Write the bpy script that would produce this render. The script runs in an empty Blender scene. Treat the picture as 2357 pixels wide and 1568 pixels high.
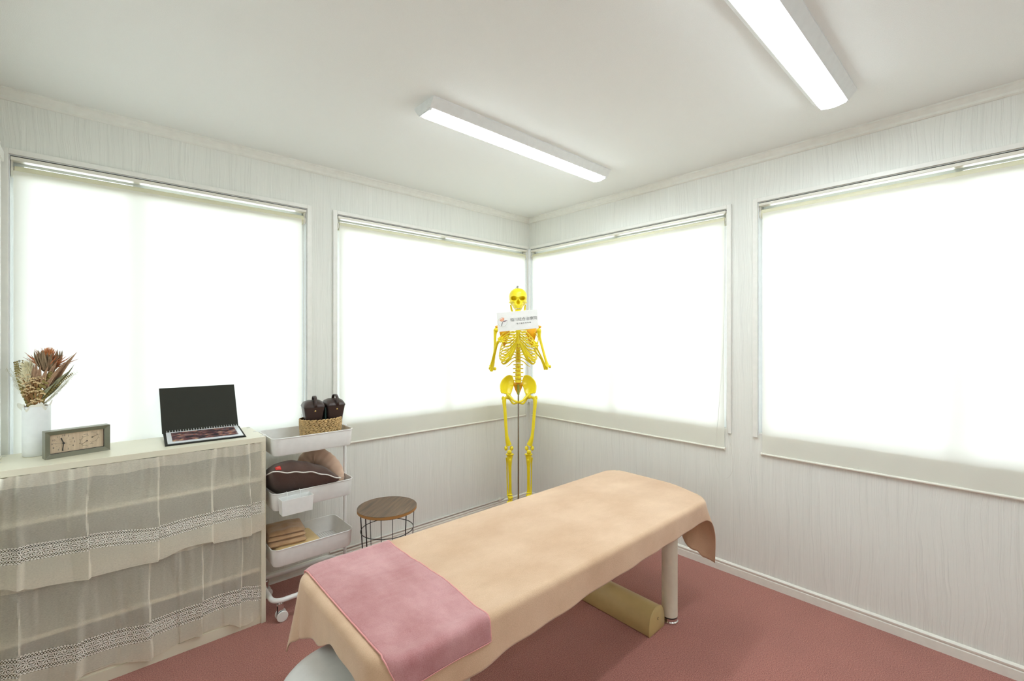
import bpy, math, random
from math import sin, cos, pi, sqrt, radians, hypot, atan2
from mathutils import Vector, Matrix, noise
random.seed(7)
S = bpy.context.scene
COL = S.collection

# ---------------------------------------------------------------- camera, world, exposure
CAM = Vector((-2.7325, -2.7847, 1.3727)); YAW = radians(42.2713); FPX = 1044.71; HY = 779.433
cam_data = bpy.data.cameras.new('camera'); cam = bpy.data.objects.new('camera', cam_data); COL.objects.link(cam)
cam.location = CAM; cam.rotation_euler = (pi/2, 0, -YAW)
cam_data.sensor_fit = 'HORIZONTAL'; cam_data.sensor_width = 36.0; cam_data.lens = 36.0*FPX/2357
cam_data.shift_y = -(784-HY)/2357; cam_data.clip_start = 0.02; cam_data.clip_end = 200
S.camera = cam
SKY = 5.4
LAMP = 29.0
world = bpy.data.worlds.new('daylight'); S.world = world; world.use_nodes = True
bg = world.node_tree.nodes['Background']
bg.inputs[0].default_value = (0.93, 0.985, 1.0, 1); bg.inputs[1].default_value = SKY
S.view_settings.view_transform = 'Standard'; S.view_settings.look = 'None'
S.view_settings.gamma = 1.0; S.view_settings.use_curve_mapping = False
S.view_settings.exposure = 0.32
try:
    S.cycles.use_denoising = True
    S.cycles.denoiser = 'OPENIMAGEDENOISE'
    S.cycles.max_bounces = 8; S.cycles.diffuse_bounces = 7; S.cycles.glossy_bounces = 3
    S.cycles.transmission_bounces = 6; S.cycles.transparent_max_bounces = 12
    S.cycles.use_adaptive_sampling = True; S.cycles.adaptive_threshold = 0.02
    S.cycles.caustics_reflective = False; S.cycles.caustics_refractive = False
    S.cycles.sample_clamp_indirect = 6.0
except Exception:
    pass
# daylight portals in the four window openings (they only guide the sky's own light)
def portal(loc, rot, sx, sy):
    l = bpy.data.lights.new('daylight_portal', 'AREA'); l.shape = 'RECTANGLE'; l.size = sx; l.size_y = sy
    l.cycles.is_portal = True
    o = bpy.data.objects.new('daylight_portal', l); COL.objects.link(o); o.location = loc; o.rotation_euler = rot
for px_, w_ in ((-2.42, 1.2), (-0.84, 1.62)):
    portal((px_, 0.09, 1.48), (-pi/2, 0, 0), w_, 1.34)
for py_, w_ in ((-0.84, 1.62), (-2.64, 1.62)):
    portal((0.09, py_, 1.48), (0, pi/2, 0), 1.34, w_)

# ---------------------------------------------------------------- materials
def new_mat(name):
    m = bpy.data.materials.new(name); m.use_nodes = True
    nt = m.node_tree; b = nt.nodes['Principled BSDF']; return m, nt, b
def P(name, col, rough=0.5, metal=0.0, spec=0.5, sheen=0.0, bump=None, emis=None, coat=0.0, var=None, trans=None, subsurf=0):
    """procedural principled material; var=(scale, amount) colour mottling; bump=(scale, strength)"""
    m, nt, b = new_mat(name); N = nt.nodes; L = nt.links
    c4 = (col[0], col[1], col[2], 1)
    b.inputs['Base Color'].default_value = c4; b.inputs['Roughness'].default_value = rough
    b.inputs['Metallic'].default_value = metal; b.inputs['Specular IOR Level'].default_value = spec
    b.inputs['Sheen Weight'].default_value = sheen; b.inputs['Coat Weight'].default_value = coat
    tc = N.new('ShaderNodeTexCoord')
    v = var or (30, 0.03)
    nz = N.new('ShaderNodeTexNoise'); nz.inputs['Scale'].default_value = v[0]; nz.inputs['Detail'].default_value = 4
    L.new(tc.outputs['Object'], nz.inputs['Vector'])
    mr = N.new('ShaderNodeMapRange'); mr.inputs['From Min'].default_value = 0.3; mr.inputs['From Max'].default_value = 0.7
    mr.inputs['To Min'].default_value = 1-v[1]; mr.inputs['To Max'].default_value = 1+v[1]
    L.new(nz.outputs['Fac'], mr.inputs['Value'])
    mx = N.new('ShaderNodeVectorMath'); mx.operation = 'SCALE'; mx.inputs[0].default_value = col[:3]
    L.new(mr.outputs[0], mx.inputs['Scale']); L.new(mx.outputs[0], b.inputs['Base Color'])
    if bump:
        n2 = N.new('ShaderNodeTexNoise'); n2.inputs['Scale'].default_value = bump[0]; n2.inputs['Detail'].default_value = 3
        L.new(tc.outputs['Object'], n2.inputs['Vector'])
        bp = N.new('ShaderNodeBump'); bp.inputs['Strength'].default_value = bump[1]; bp.inputs['Distance'].default_value = 0.002
        L.new(n2.outputs['Fac'], bp.inputs['Height']); L.new(bp.outputs[0], b.inputs['Normal'])
    if emis:
        b.inputs['Emission Color'].default_value = (*emis[0], 1); b.inputs['Emission Strength'].default_value = emis[1]
    return m

def wallpaper():
    m, nt, b = new_mat('wallpaper_wavy'); N = nt.nodes; L = nt.links
    def math_(op, a=None, b_=None, c=None):
        n = N.new('ShaderNodeMath'); n.operation = op
        for i, x in enumerate((a, b_, c)):
            if x is None: continue
            if isinstance(x, (int, float)): n.inputs[i].default_value = x
            else: L.new(x, n.inputs[i])
        return n.outputs[0]
    tc = N.new('ShaderNodeTexCoord'); sp = N.new('ShaderNodeSeparateXYZ'); L.new(tc.outputs['Object'], sp.inputs[0])
    u = math_('SUBTRACT', sp.outputs[0], sp.outputs[1]); z = sp.outputs[2]
    def comb(a, b_, c=0.0):
        n = N.new('ShaderNodeCombineXYZ')
        for i, x in enumerate((a, b_, c)):
            if isinstance(x, (int, float)): n.inputs[i].default_value = x
            else: L.new(x, n.inputs[i])
        return n.outputs[0]
    def noi(vec, scale, detail=2.0):
        n = N.new('ShaderNodeTexNoise'); n.inputs['Scale'].default_value = scale; n.inputs['Detail'].default_value = detail
        L.new(vec, n.inputs['Vector']); return n.outputs['Fac']
    w1 = noi(comb(math_('MULTIPLY', u, 5.0), math_('MULTIPLY', z, 2.6)), 1.0, 2.0)
    u2 = math_('ADD', u, math_('MULTIPLY', math_('SUBTRACT', w1, 0.5), 0.055))
    f1 = noi(comb(math_('MULTIPLY', u2, 75.0), math_('MULTIPLY', z, 0.5)), 1.0, 2.0)
    f2 = noi(comb(math_('MULTIPLY', u2, 62.0), math_('MULTIPLY', z, 0.7), 9.0), 1.0, 1.0)
    def ridge(f, wdt):   # thin line where the noise crosses its middle
        a = math_('ABSOLUTE', math_('SUBTRACT', f, 0.5))
        r = N.new('ShaderNodeMapRange'); r.inputs['From Min'].default_value = 0; r.inputs['From Max'].default_value = wdt
        r.inputs['To Min'].default_value = 1; r.inputs['To Max'].default_value = 0; L.new(a, r.inputs['Value']); return r.outputs[0]
    dark = ridge(f1, 0.026); light = ridge(f2, 0.024)
    fine = noi(comb(math_('MULTIPLY', u2, 330.0), math_('MULTIPLY', z, 4.0)), 1.0, 1.0)
    h = math_('ADD', math_('SUBTRACT', light, dark), math_('MULTIPLY', fine, 0.6))
    val = math_('ADD', math_('ADD', math_('MULTIPLY', dark, -0.075), math_('MULTIPLY', light, 0.055)), math_('MULTIPLY', math_('SUBTRACT', fine, 0.5), 0.07))
    k = math_('ADD', val, 1.0)
    mx = N.new('ShaderNodeVectorMath'); mx.operation = 'SCALE'; mx.inputs[0].default_value = (0.80, 0.812, 0.772); L.new(k, mx.inputs['Scale'])
    L.new(mx.outputs[0], b.inputs['Base Color']); b.inputs['Roughness'].default_value = 0.65; b.inputs['Specular IOR Level'].default_value = 0.3
    bp = N.new('ShaderNodeBump'); bp.inputs['Strength'].default_value = 0.35; bp.inputs['Distance'].default_value = 0.002
    L.new(h, bp.inputs['Height']); L.new(bp.outputs[0], b.inputs['Normal'])
    return m

def carpet_mat():
    m, nt, b = new_mat('carpet_pile'); N = nt.nodes; L = nt.links
    tc = N.new('ShaderNodeTexCoord')
    a = N.new('ShaderNodeTexNoise'); a.inputs['Scale'].default_value = 260; a.inputs['Detail'].default_value = 3
    c = N.new('ShaderNodeTexNoise'); c.inputs['Scale'].default_value = 3.0; c.inputs['Detail'].default_value = 3
    L.new(tc.outputs['Object'], a.inputs['Vector']); L.new(tc.outputs['Object'], c.inputs['Vector'])
    r = N.new('ShaderNodeValToRGB'); r.color_ramp.elements[0].position = 0.32; r.color_ramp.elements[1].position = 0.68
    r.color_ramp.elements[0].color = (0.245, 0.082, 0.068, 1); r.color_ramp.elements[1].color = (0.54, 0.235, 0.19, 1)
    L.new(a.outputs['Fac'], r.inputs[0])
    mr = N.new('ShaderNodeMapRange'); mr.inputs['From Min'].default_value = 0.3; mr.inputs['From Max'].default_value = 0.7
    mr.inputs['To Min'].default_value = 0.94; mr.inputs['To Max'].default_value = 1.06; L.new(c.outputs['Fac'], mr.inputs['Value'])
    vm = N.new('ShaderNodeVectorMath'); vm.operation = 'SCALE'; L.new(r.outputs[0], vm.inputs[0]); L.new(mr.outputs[0], vm.inputs['Scale'])
    L.new(vm.outputs[0], b.inputs['Base Color']); b.inputs['Roughness'].default_value = 0.95; b.inputs['Sheen Weight'].default_value = 0.25
    b.inputs['Specular IOR Level'].default_value = 0.1
    bp = N.new('ShaderNodeBump'); bp.inputs['Strength'].default_value = 0.9; bp.inputs['Distance'].default_value = 0.004
    L.new(a.outputs['Fac'], bp.inputs['Height']); L.new(bp.outputs[0], b.inputs['Normal'])
    return m

def plush(name, dark, light, stretch=(1, 1, 1), scale=5.0, sheen=0.35):
    """velour towelling with brushed light and dark patches in the nap"""
    m, nt, b = new_mat(name); N = nt.nodes; L = nt.links
    tc = N.new('ShaderNodeTexCoord'); mp = N.new('ShaderNodeMapping'); mp.inputs['Scale'].default_value = stretch
    L.new(tc.outputs['Object'], mp.inputs[0])
    a = N.new('ShaderNodeTexNoise'); a.inputs['Scale'].default_value = scale; a.inputs['Detail'].default_value = 6; a.inputs['Roughness'].default_value = 0.6
    L.new(mp.outputs[0], a.inputs['Vector'])
    f = N.new('ShaderNodeTexNoise'); f.inputs['Scale'].default_value = 420; f.inputs['Detail'].default_value = 2
    L.new(tc.outputs['Object'], f.inputs['Vector'])
    mr = N.new('ShaderNodeMath'); mr.operation = 'MULTIPLY_ADD'; mr.inputs[1].default_value = 0.35; L.new(f.outputs['Fac'], mr.inputs[0]); L.new(a.outputs['Fac'], mr.inputs[2])
    r = N.new('ShaderNodeValToRGB'); r.color_ramp.elements[0].position = 0.50; r.color_ramp.elements[1].position = 0.86
    r.color_ramp.elements[0].color = (*dark, 1); r.color_ramp.elements[1].color = (*light, 1)
    L.new(mr.outputs[0], r.inputs[0]); L.new(r.outputs[0], b.inputs['Base Color'])
    b.inputs['Roughness'].default_value = 0.9; b.inputs['Sheen Weight'].default_value = sheen; b.inputs['Specular IOR Level'].default_value = 0.15
    bp = N.new('ShaderNodeBump'); bp.inputs['Strength'].default_value = 0.35; bp.inputs['Distance'].default_value = 0.002
    L.new(f.outputs['Fac'], bp.inputs['Height']); L.new(bp.outputs[0], b.inputs['Normal'])
    return m

def wood(name, c1, c2, axis=(6, 60, 60), rot=0.0, rough=0.45):
    m, nt, b = new_mat(name); N = nt.nodes; L = nt.links
    tc = N.new('ShaderNodeTexCoord'); r0 = N.new('ShaderNodeVectorRotate'); r0.rotation_type = 'Z_AXIS'; r0.inputs['Angle'].default_value = rot
    L.new(tc.outputs['Object'], r0.inputs['Vector'])
    mp = N.new('ShaderNodeMapping'); mp.inputs['Scale'].default_value = axis; L.new(r0.outputs[0], mp.inputs[0])
    a = N.new('ShaderNodeTexNoise'); a.inputs['Scale'].default_value = 1.0; a.inputs['Detail'].default_value = 8; a.inputs['Distortion'].default_value = 0.6
    L.new(mp.outputs[0], a.inputs['Vector'])
    r = N.new('ShaderNodeValToRGB'); r.color_ramp.elements[0].position = 0.33; r.color_ramp.elements[1].position = 0.68
    r.color_ramp.elements[0].color = (*c1, 1); r.color_ramp.elements[1].color = (*c2, 1)
    L.new(a.outputs['Fac'], r.inputs[0]); L.new(r.outputs[0], b.inputs['Base Color']); b.inputs['Roughness'].default_value = rough
    return m

def blind_mat():
    m, nt, b = new_mat('blind_fabric'); N = nt.nodes; L = nt.links
    out = N['Material Output']; N.remove(b)
    tc = N.new('ShaderNodeTexCoord'); w = N.new('ShaderNodeTexNoise'); w.inputs['Scale'].default_value = 500; L.new(tc.outputs['Object'], w.inputs['Vector'])
    d = N.new('ShaderNodeBsdfDiffuse'); d.inputs[0].default_value = (0.90, 0.895, 0.81, 1)
    t = N.new('ShaderNodeBsdfTranslucent'); t.inputs[0].default_value = (0.93, 0.95, 0.94, 1)
    bp = N.new('ShaderNodeBump'); bp.inputs['Strength'].default_value = 0.1; bp.inputs['Distance'].default_value = 0.001
    L.new(w.outputs['Fac'], bp.inputs['Height']); L.new(bp.outputs[0], d.inputs['Normal'])
    mx = N.new('ShaderNodeMixShader'); mx.inputs[0].default_value = 0.28; L.new(d.outputs[0], mx.inputs[1]); L.new(t.outputs[0], mx.inputs[2])
    L.new(mx.outputs[0], out.inputs[0]); return m

def glass_mat():
    m, nt, b = new_mat('window_glass'); N = nt.nodes; L = nt.links
    out = N['Material Output']; N.remove(b)
    t = N.new('ShaderNodeBsdfTransparent'); t.inputs[0].default_value = (0.96, 0.98, 0.98, 1)
    g = N.new('ShaderNodeBsdfGlossy'); g.inputs['Roughness'].default_value = 0.02
    fr = N.new('ShaderNodeFresnel'); fr.inputs[0].default_value = 1.45
    mx = N.new('ShaderNodeMixShader'); L.new(fr.outputs[0], mx.inputs[0]); L.new(t.outputs[0], mx.inputs[1]); L.new(g.outputs[0], mx.inputs[2])
    L.new(mx.outputs[0], out.inputs[0]); return m

def sheer(name, opac, col=(0.95, 0.91, 0.80)):
    m, nt, b = new_mat(name); N = nt.nodes; L = nt.links
    out = N['Material Output']; N.remove(b)
    tc = N.new('ShaderNodeTexCoord'); mp = N.new('ShaderNodeMapping'); mp.inputs['Scale'].default_value = (160, 160, 600)
    L.new(tc.outputs['Object'], mp.inputs[0])
    w = N.new('ShaderNodeTexNoise'); w.inputs['Scale'].default_value = 1.0; w.inputs['Detail'].default_value = 3; L.new(mp.outputs[0], w.inputs['Vector'])
    mr = N.new('ShaderNodeMapRange'); mr.inputs['From Min'].default_value = 0.3; mr.inputs['From Max'].default_value = 0.7
    mr.inputs['To Min'].default_value = opac-0.07; mr.inputs['To Max'].default_value = opac+0.07; L.new(w.outputs['Fac'], mr.inputs['Value'])
    d = N.new('ShaderNodeBsdfDiffuse'); d.inputs[0].default_value = (*col, 1)
    t = N.new('ShaderNodeBsdfTranslucent'); t.inputs[0].default_value = (*col, 1)
    m1 = N.new('ShaderNodeMixShader'); m1.inputs[0].default_value = 0.25; L.new(d.outputs[0], m1.inputs[1]); L.new(t.outputs[0], m1.inputs[2])
    tr = N.new('ShaderNodeBsdfTransparent')
    lw = N.new('ShaderNodeLayerWeight'); lw.inputs[0].default_value = 0.5   # threads close up where the cloth turns edge-on
    pw = N.new('ShaderNodeMath'); pw.operation = 'POWER'; pw.inputs[1].default_value = 1.6; L.new(lw.outputs['Facing'], pw.inputs[0])
    ad_ = N.new('ShaderNodeMath'); ad_.operation = 'MULTIPLY_ADD'; ad_.use_clamp = True; ad_.inputs[1].default_value = 0.75
    L.new(pw.outputs[0], ad_.inputs[0]); L.new(mr.outputs[0], ad_.inputs[2])
    m2 = N.new('ShaderNodeMixShader'); L.new(ad_.outputs[0], m2.inputs[0]); L.new(tr.outputs[0], m2.inputs[1]); L.new(m1.outputs[0], m2.inputs[2])
    L.new(m2.outputs[0], out.inputs[0]); return m

def lace_mat():
    """crochet lace: UV u in metres along, v 0..1 across; round net holes above and below a row of flowers, scalloped edges"""
    m, nt, b = new_mat('crochet_lace'); N = nt.nodes; L = nt.links
    out = N['Material Output']; N.remove(b)
    def M(op, a, b_=None, c=None):
        n = N.new('ShaderNodeMath'); n.operation = op
        for i, x in enumerate((a, b_, c)):
            if x is None: continue
            if isinstance(x, (int, float)): n.inputs[i].default_value = x
            else: L.new(x, n.inputs[i])
        return n.outputs[0]
    uv = N.new('ShaderNodeUVMap'); sp = N.new('ShaderNodeSeparateXYZ'); L.new(uv.outputs[0], sp.inputs[0])
    u, v = sp.outputs[0], sp.outputs[1]
    per = 0.027
    # net: product of two diagonal waves
    a1 = M('COSINE', M('MULTIPLY', M('ADD', M('DIVIDE', u, 0.0088), M('MULTIPLY', v, 6.0)), pi))
    a2 = M('COSINE', M('MULTIPLY', M('SUBTRACT', M('DIVIDE', u, 0.0088), M('MULTIPLY', v, 6.0)), pi))
    net = M('GREATER_THAN', M('ABSOLUTE', M('MULTIPLY', a1, a2)), 0.34)
    vb = M('ABSOLUTE', M('SUBTRACT', v, 0.5))
    inband = M('MULTIPLY', M('GREATER_THAN', vb, 0.25), M('LESS_THAN', vb, 0.43))
    hole1 = M('MULTIPLY', net, inband)
    # flowers
    x = M('SUBTRACT', M('FRACT', M('DIVIDE', u, per)), 0.5); y = M('MULTIPLY', M('SUBTRACT', v, 0.5), 2.1)
    rr = M('SQRT', M('ADD', M('MULTIPLY', x, x), M('MULTIPLY', y, y))); th = M('ARCTAN2', y, x)
    pet = M('COSINE', M('MULTIPLY', th, 8.0))
    gap = M('MULTIPLY', M('MULTIPLY', M('LESS_THAN', pet, -0.25), M('GREATER_THAN', rr, 0.17)), M('LESS_THAN', rr, 0.44))
    dot = M('LESS_THAN', rr, 0.055)
    mid = M('LESS_THAN', vb, 0.22)
    b1 = M('COSINE', M('MULTIPLY', u, 2*pi/0.0045)); b2 = M('COSINE', M('MULTIPLY', v, 2*pi*9.0))
    outer = M('MULTIPLY', M('GREATER_THAN', rr, 0.47), M('GREATER_THAN', M('MULTIPLY', b1, b2), 0.15))
    hole2 = M('MULTIPLY', mid, M('MAXIMUM', M('MAXIMUM', gap, dot), outer))
    # scallops
    sc = M('ABSOLUTE', M('SINE', M('MULTIPLY', u, pi/0.010)))
    scal = M('GREATER_THAN', M('SUBTRACT', vb, M('MULTIPLY', sc, 0.05)), 0.455)
    hole = M('MAXIMUM', M('MAXIMUM', hole1, hole2), scal)
    d = N.new('ShaderNodeBsdfDiffuse'); d.inputs[0].default_value = (0.86, 0.83, 0.76, 1)
    tr = N.new('ShaderNodeBsdfTransparent')
    mx = N.new('ShaderNodeMixShader'); L.new(hole, mx.inputs[0]); L.new(d.outputs[0], mx.inputs[1]); L.new(tr.outputs[0], mx.inputs[2])
    L.new(mx.outputs[0], out.inputs[0]); return m

def perforated():
    m, nt, b = new_mat('perforated_steel'); N = nt.nodes; L = nt.links
    out = N['Material Output']; b.inputs['Base Color'].default_value = (0.78, 0.78, 0.76, 1); b.inputs['Roughness'].default_value = 0.4
    tc = N.new('ShaderNodeTexCoord'); sp = N.new('ShaderNodeSeparateXYZ'); L.new(tc.outputs['Object'], sp.inputs[0])
    def M(op, a, b_=None):
        n = N.new('ShaderNodeMath'); n.operation = op
        for i, x in enumerate((a, b_)):
            if x is None: continue
            if isinstance(x, (int, float)): n.inputs[i].default_value = x
            else: L.new(x, n.inputs[i])
        return n.outputs[0]
    a1 = M('COSINE', M('MULTIPLY', M('ADD', sp.outputs[0], sp.outputs[1]), pi/0.012))
    a2 = M('COSINE', M('MULTIPLY', M('SUBTRACT', sp.outputs[0], sp.outputs[1]), pi/0.012))
    h = M('GREATER_THAN', M('MULTIPLY', a1, a2), 0.35)
    tr = N.new('ShaderNodeBsdfTransparent'); mx = N.new('ShaderNodeMixShader')
    L.new(h, mx.inputs[0]); L.new(b.outputs[0], mx.inputs[1]); L.new(tr.outputs[0], mx.inputs[2]); L.new(mx.outputs[0], out.inputs[0]); return m

def collage():
    """the colourful photographs printed on the album page"""
    m, nt, b = new_mat('album_print'); N = nt.nodes; L = nt.links
    tc = N.new('ShaderNodeTexCoord'); mp = N.new('ShaderNodeMapping'); mp.inputs['Scale'].default_value = (20, 34, 1); L.new(tc.outputs['Object'], mp.inputs[0])
    nz = N.new('ShaderNodeTexNoise'); nz.inputs['Scale'].default_value = 1.3; nz.inputs['Detail'].default_value = 6; nz.inputs['Distortion'].default_value = 0.7
    L.new(mp.outputs[0], nz.inputs['Vector'])
    r = N.new('ShaderNodeValToRGB'); cr = r.color_ramp
    cr.elements[0].position = 0.30; cr.elements[0].color = (0.02, 0.025, 0.035, 1); cr.elements[1].position = 0.74; cr.elements[1].color = (0.62, 0.60, 0.52, 1)
    for p_, c_ in ((0.42, (0.05, 0.055, 0.07)), (0.48, (0.20, 0.05, 0.05)), (0.52, (0.10, 0.11, 0.14)), (0.57, (0.42, 0.14, 0.07)), (0.62, (0.18, 0.20, 0.26)), (0.67, (0.75, 0.38, 0.12))):
        e = cr.elements.new(p_); e.color = (*c_, 1)
    L.new(nz.outputs['Fac'], r.inputs[0]); L.new(r.outputs[0], b.inputs['Base Color']); b.inputs['Roughness'].default_value = 0.18
    return m

M_ = {}
M_['wall'] = wallpaper(); M_['carpet'] = carpet_mat()
M_['ceiling'] = P('ceiling_paper', (0.84, 0.865, 0.845), 0.8, bump=(420, 0.45), var=(500, 0.025))
M_['trim'] = P('cream_trim', (0.82, 0.81, 0.75), 0.45, bump=(200, 0.05))
M_['cornice'] = P('cornice_wood_print', (0.81, 0.82, 0.77), 0.5)
M_['casing'] = P('casing_paint', (0.82, 0.82, 0.78), 0.4)
M_['sash'] = P('white_aluminium', (0.82, 0.84, 0.86), 0.35)
M_['dark'] = P('dark_gap', (0.03, 0.03, 0.03), 0.8)
M_['blind'] = blind_mat(); M_['glass'] = glass_mat()
M_['roll'] = P('rolled_fabric', (0.72, 0.70, 0.52), 0.85)
M_['rail'] = P('blind_rail', (0.78, 0.76, 0.68), 0.35)
M_['plastic'] = P('ivory_plastic', (0.80, 0.78, 0.70), 0.35)
M_['bead'] = P('bead_chain', (0.74, 0.73, 0.68), 0.35)
M_['lamp_body'] = P('lamp_enamel', (0.80, 0.83, 0.83), 0.35)
M_['lamp_on'] = P('lamp_diffuser', (0.9, 0.9, 0.9), 0.4, emis=((0.87, 0.965, 1.0), LAMP))
M_['cab'] = P('cream_laminate', (0.78, 0.74, 0.60), 0.35, var=(8, 0.015))
M_['cabback'] = P('grey_hardboard', (0.46, 0.45, 0.43), 0.8)
M_['cap'] = P('screw_cap', (0.62, 0.62, 0.58), 0.4)
M_['sheer'] = sheer('sheer_linen', 0.52); M_['sheer2'] = sheer('doubled_linen', 0.74, (0.93, 0.88, 0.76)); M_['lace'] = lace_mat()
M_['vase'] = P('matt_white_ceramic', (0.80, 0.82, 0.83), 0.55)
M_['paper'] = P('tissue_paper', (0.82, 0.80, 0.72), 0.7)
M_['clock'] = P('grey_green_frame', (0.20, 0.195, 0.145), 0.35, metal=0.25)
M_['clockface'] = wood('pale_wood_face', (0.50, 0.38, 0.27), (0.66, 0.52, 0.38), (90, 5, 5), 0, 0.5)
M_['ink'] = P('black_ink', (0.02, 0.02, 0.02), 0.5)
M_['inkgrey'] = P('grey_ink', (0.13, 0.135, 0.13), 0.6)
M_['album'] = P('black_board', (0.032, 0.032, 0.026), 0.75, spec=0.25, bump=(600, 0.2))
M_['page'] = P('plastic_sleeve', (0.80, 0.82, 0.86), 0.15); M_['print'] = collage()
M_['wire'] = P('white_wire', (0.85, 0.85, 0.85), 0.3)
M_['steel_white'] = P('white_enamel_steel', (0.84, 0.84, 0.83), 0.35, bump=(300, 0.03))
M_['perf'] = perforated()
M_['chrome'] = P('chrome', (0.75, 0.75, 0.75), 0.12, metal=1.0)
M_['wheel'] = P('white_nylon', (0.82, 0.82, 0.80), 0.3)
M_['wicker'] = P('water_hyacinth', (0.52, 0.345, 0.15), 0.6, var=(70, 0.30), bump=(150, 0.4))
M_['wickerdark'] = P('wicker_inside', (0.16, 0.09, 0.03), 0.9)
M_['leather'] = P('dark_brown_leather', (0.042, 0.022, 0.018), 0.38, bump=(350, 0.25))
M_['green'] = P('dark_green_slab', (0.01, 0.035, 0.03), 0.6)
M_['brass'] = P('brass', (0.75, 0.55, 0.22), 0.25, metal=1.0)
M_['brownpillow'] = P('dark_brown_cotton', (0.075, 0.036, 0.026), 0.75, sheen=0.15, bump=(60, 0.5), var=(12, 0.15))
M_['piping'] = P('white_piping', (0.78, 0.75, 0.70), 0.7)
M_['red'] = P('red_label', (0.62, 0.03, 0.02), 0.6)
M_['redprint'] = P('red_label_print', (0.85, 0.35, 0.30), 0.6)
M_['beigepillow'] = P('pink_beige_velour', (0.62, 0.42, 0.31), 0.8, sheen=0.4, var=(14, 0.08))
M_['towelbrown'] = plush('beige_fleece', (0.42, 0.25, 0.13), (0.60, 0.39, 0.23), scale=9)
M_['towelyellow'] = P('yellow_terry', (0.78, 0.56, 0.25), 0.95, sheen=0.3, bump=(500, 0.9), var=(400, 0.15))
M_['walnut'] = wood('walnut_veneer', (0.085, 0.050, 0.028), (0.19, 0.118, 0.066), (4, 55, 40), radians(-38), 0.4)
M_['edge'] = P('orange_edge_band', (0.40, 0.20, 0.065), 0.45)
M_['blackwire'] = P('black_wire', (0.008, 0.008, 0.009), 0.35)
M_['bone'] = P('yellow_plastic_bone', (0.84, 0.68, 0.014), 0.28, var=(20, 0.05), spec=0.5)
M_['bonedeep'] = P('orange_plastic_disc', (0.85, 0.42, 0.010), 0.4)
M_['steel'] = P('steel_rod', (0.42, 0.40, 0.37), 0.25, metal=1.0)
M_['olivesleeve'] = P('olive_sleeve', (0.28, 0.30, 0.03), 0.4)
M_['card'] = P('white_card', (0.80, 0.80, 0.78), 0.5)
M_['orange'] = P('orange_petal_ink', (0.80, 0.30, 0.14), 0.6); M_['peach'] = P('peach_petal_ink', (0.85, 0.45, 0.30), 0.6)
M_['mauve'] = P('mauve_leaf_ink', (0.32, 0.24, 0.27), 0.6); M_['khaki'] = P('khaki_ring_ink', (0.50, 0.48, 0.34), 0.6)
M_['peachcloth'] = plush('peach_velour', (0.56, 0.36, 0.225), (0.71, 0.50, 0.34), (1, 1.4, 1), 3.2)
M_['pinkcloth'] = plush('pink_velour', (0.43, 0.175, 0.185), (0.62, 0.33, 0.34), (1.6, 1, 1), 4.5)
M_['pinkedge'] = P('pink_overlock', (0.80, 0.36, 0.36), 0.8)
M_['vinyl'] = P('beige_vinyl', (0.60, 0.53, 0.42), 0.4)
M_['leg'] = P('beige_painted_leg', (0.74, 0.69, 0.57), 0.3)
M_['rubber'] = P('black_rubber', (0.015, 0.015, 0.015), 0.6)
M_['olive'] = P('olive_vinyl', (0.56, 0.43, 0.19), 0.38, bump=(260, 0.12))
M_['seatvinyl'] = P('pale_grey_vinyl', (0.62, 0.615, 0.60), 0.45, bump=(200, 0.08))
M_['pipe'] = P('grey_white_paint', (0.66, 0.64, 0.60), 0.4)
for k, c in dict(protea=(0.42, 0.14, 0.055), proteain=(0.62, 0.26, 0.10), bract=(0.25, 0.17, 0.10), bract2=(0.34, 0.20, 0.12), leafgreen=(0.26, 0.26, 0.16),
                 euca=(0.24, 0.185, 0.055), cream=(0.82, 0.76, 0.55), statice=(0.72, 0.54, 0.31), stem=(0.27, 0.14, 0.05), mist=(0.62, 0.60, 0.47), tip=(0.10, 0.06, 0.05), twig=(0.30, 0.30, 0.25)).items():
    M_[k] = P('dried_' + k, c, 0.8, var=(90, 0.22))

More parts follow.
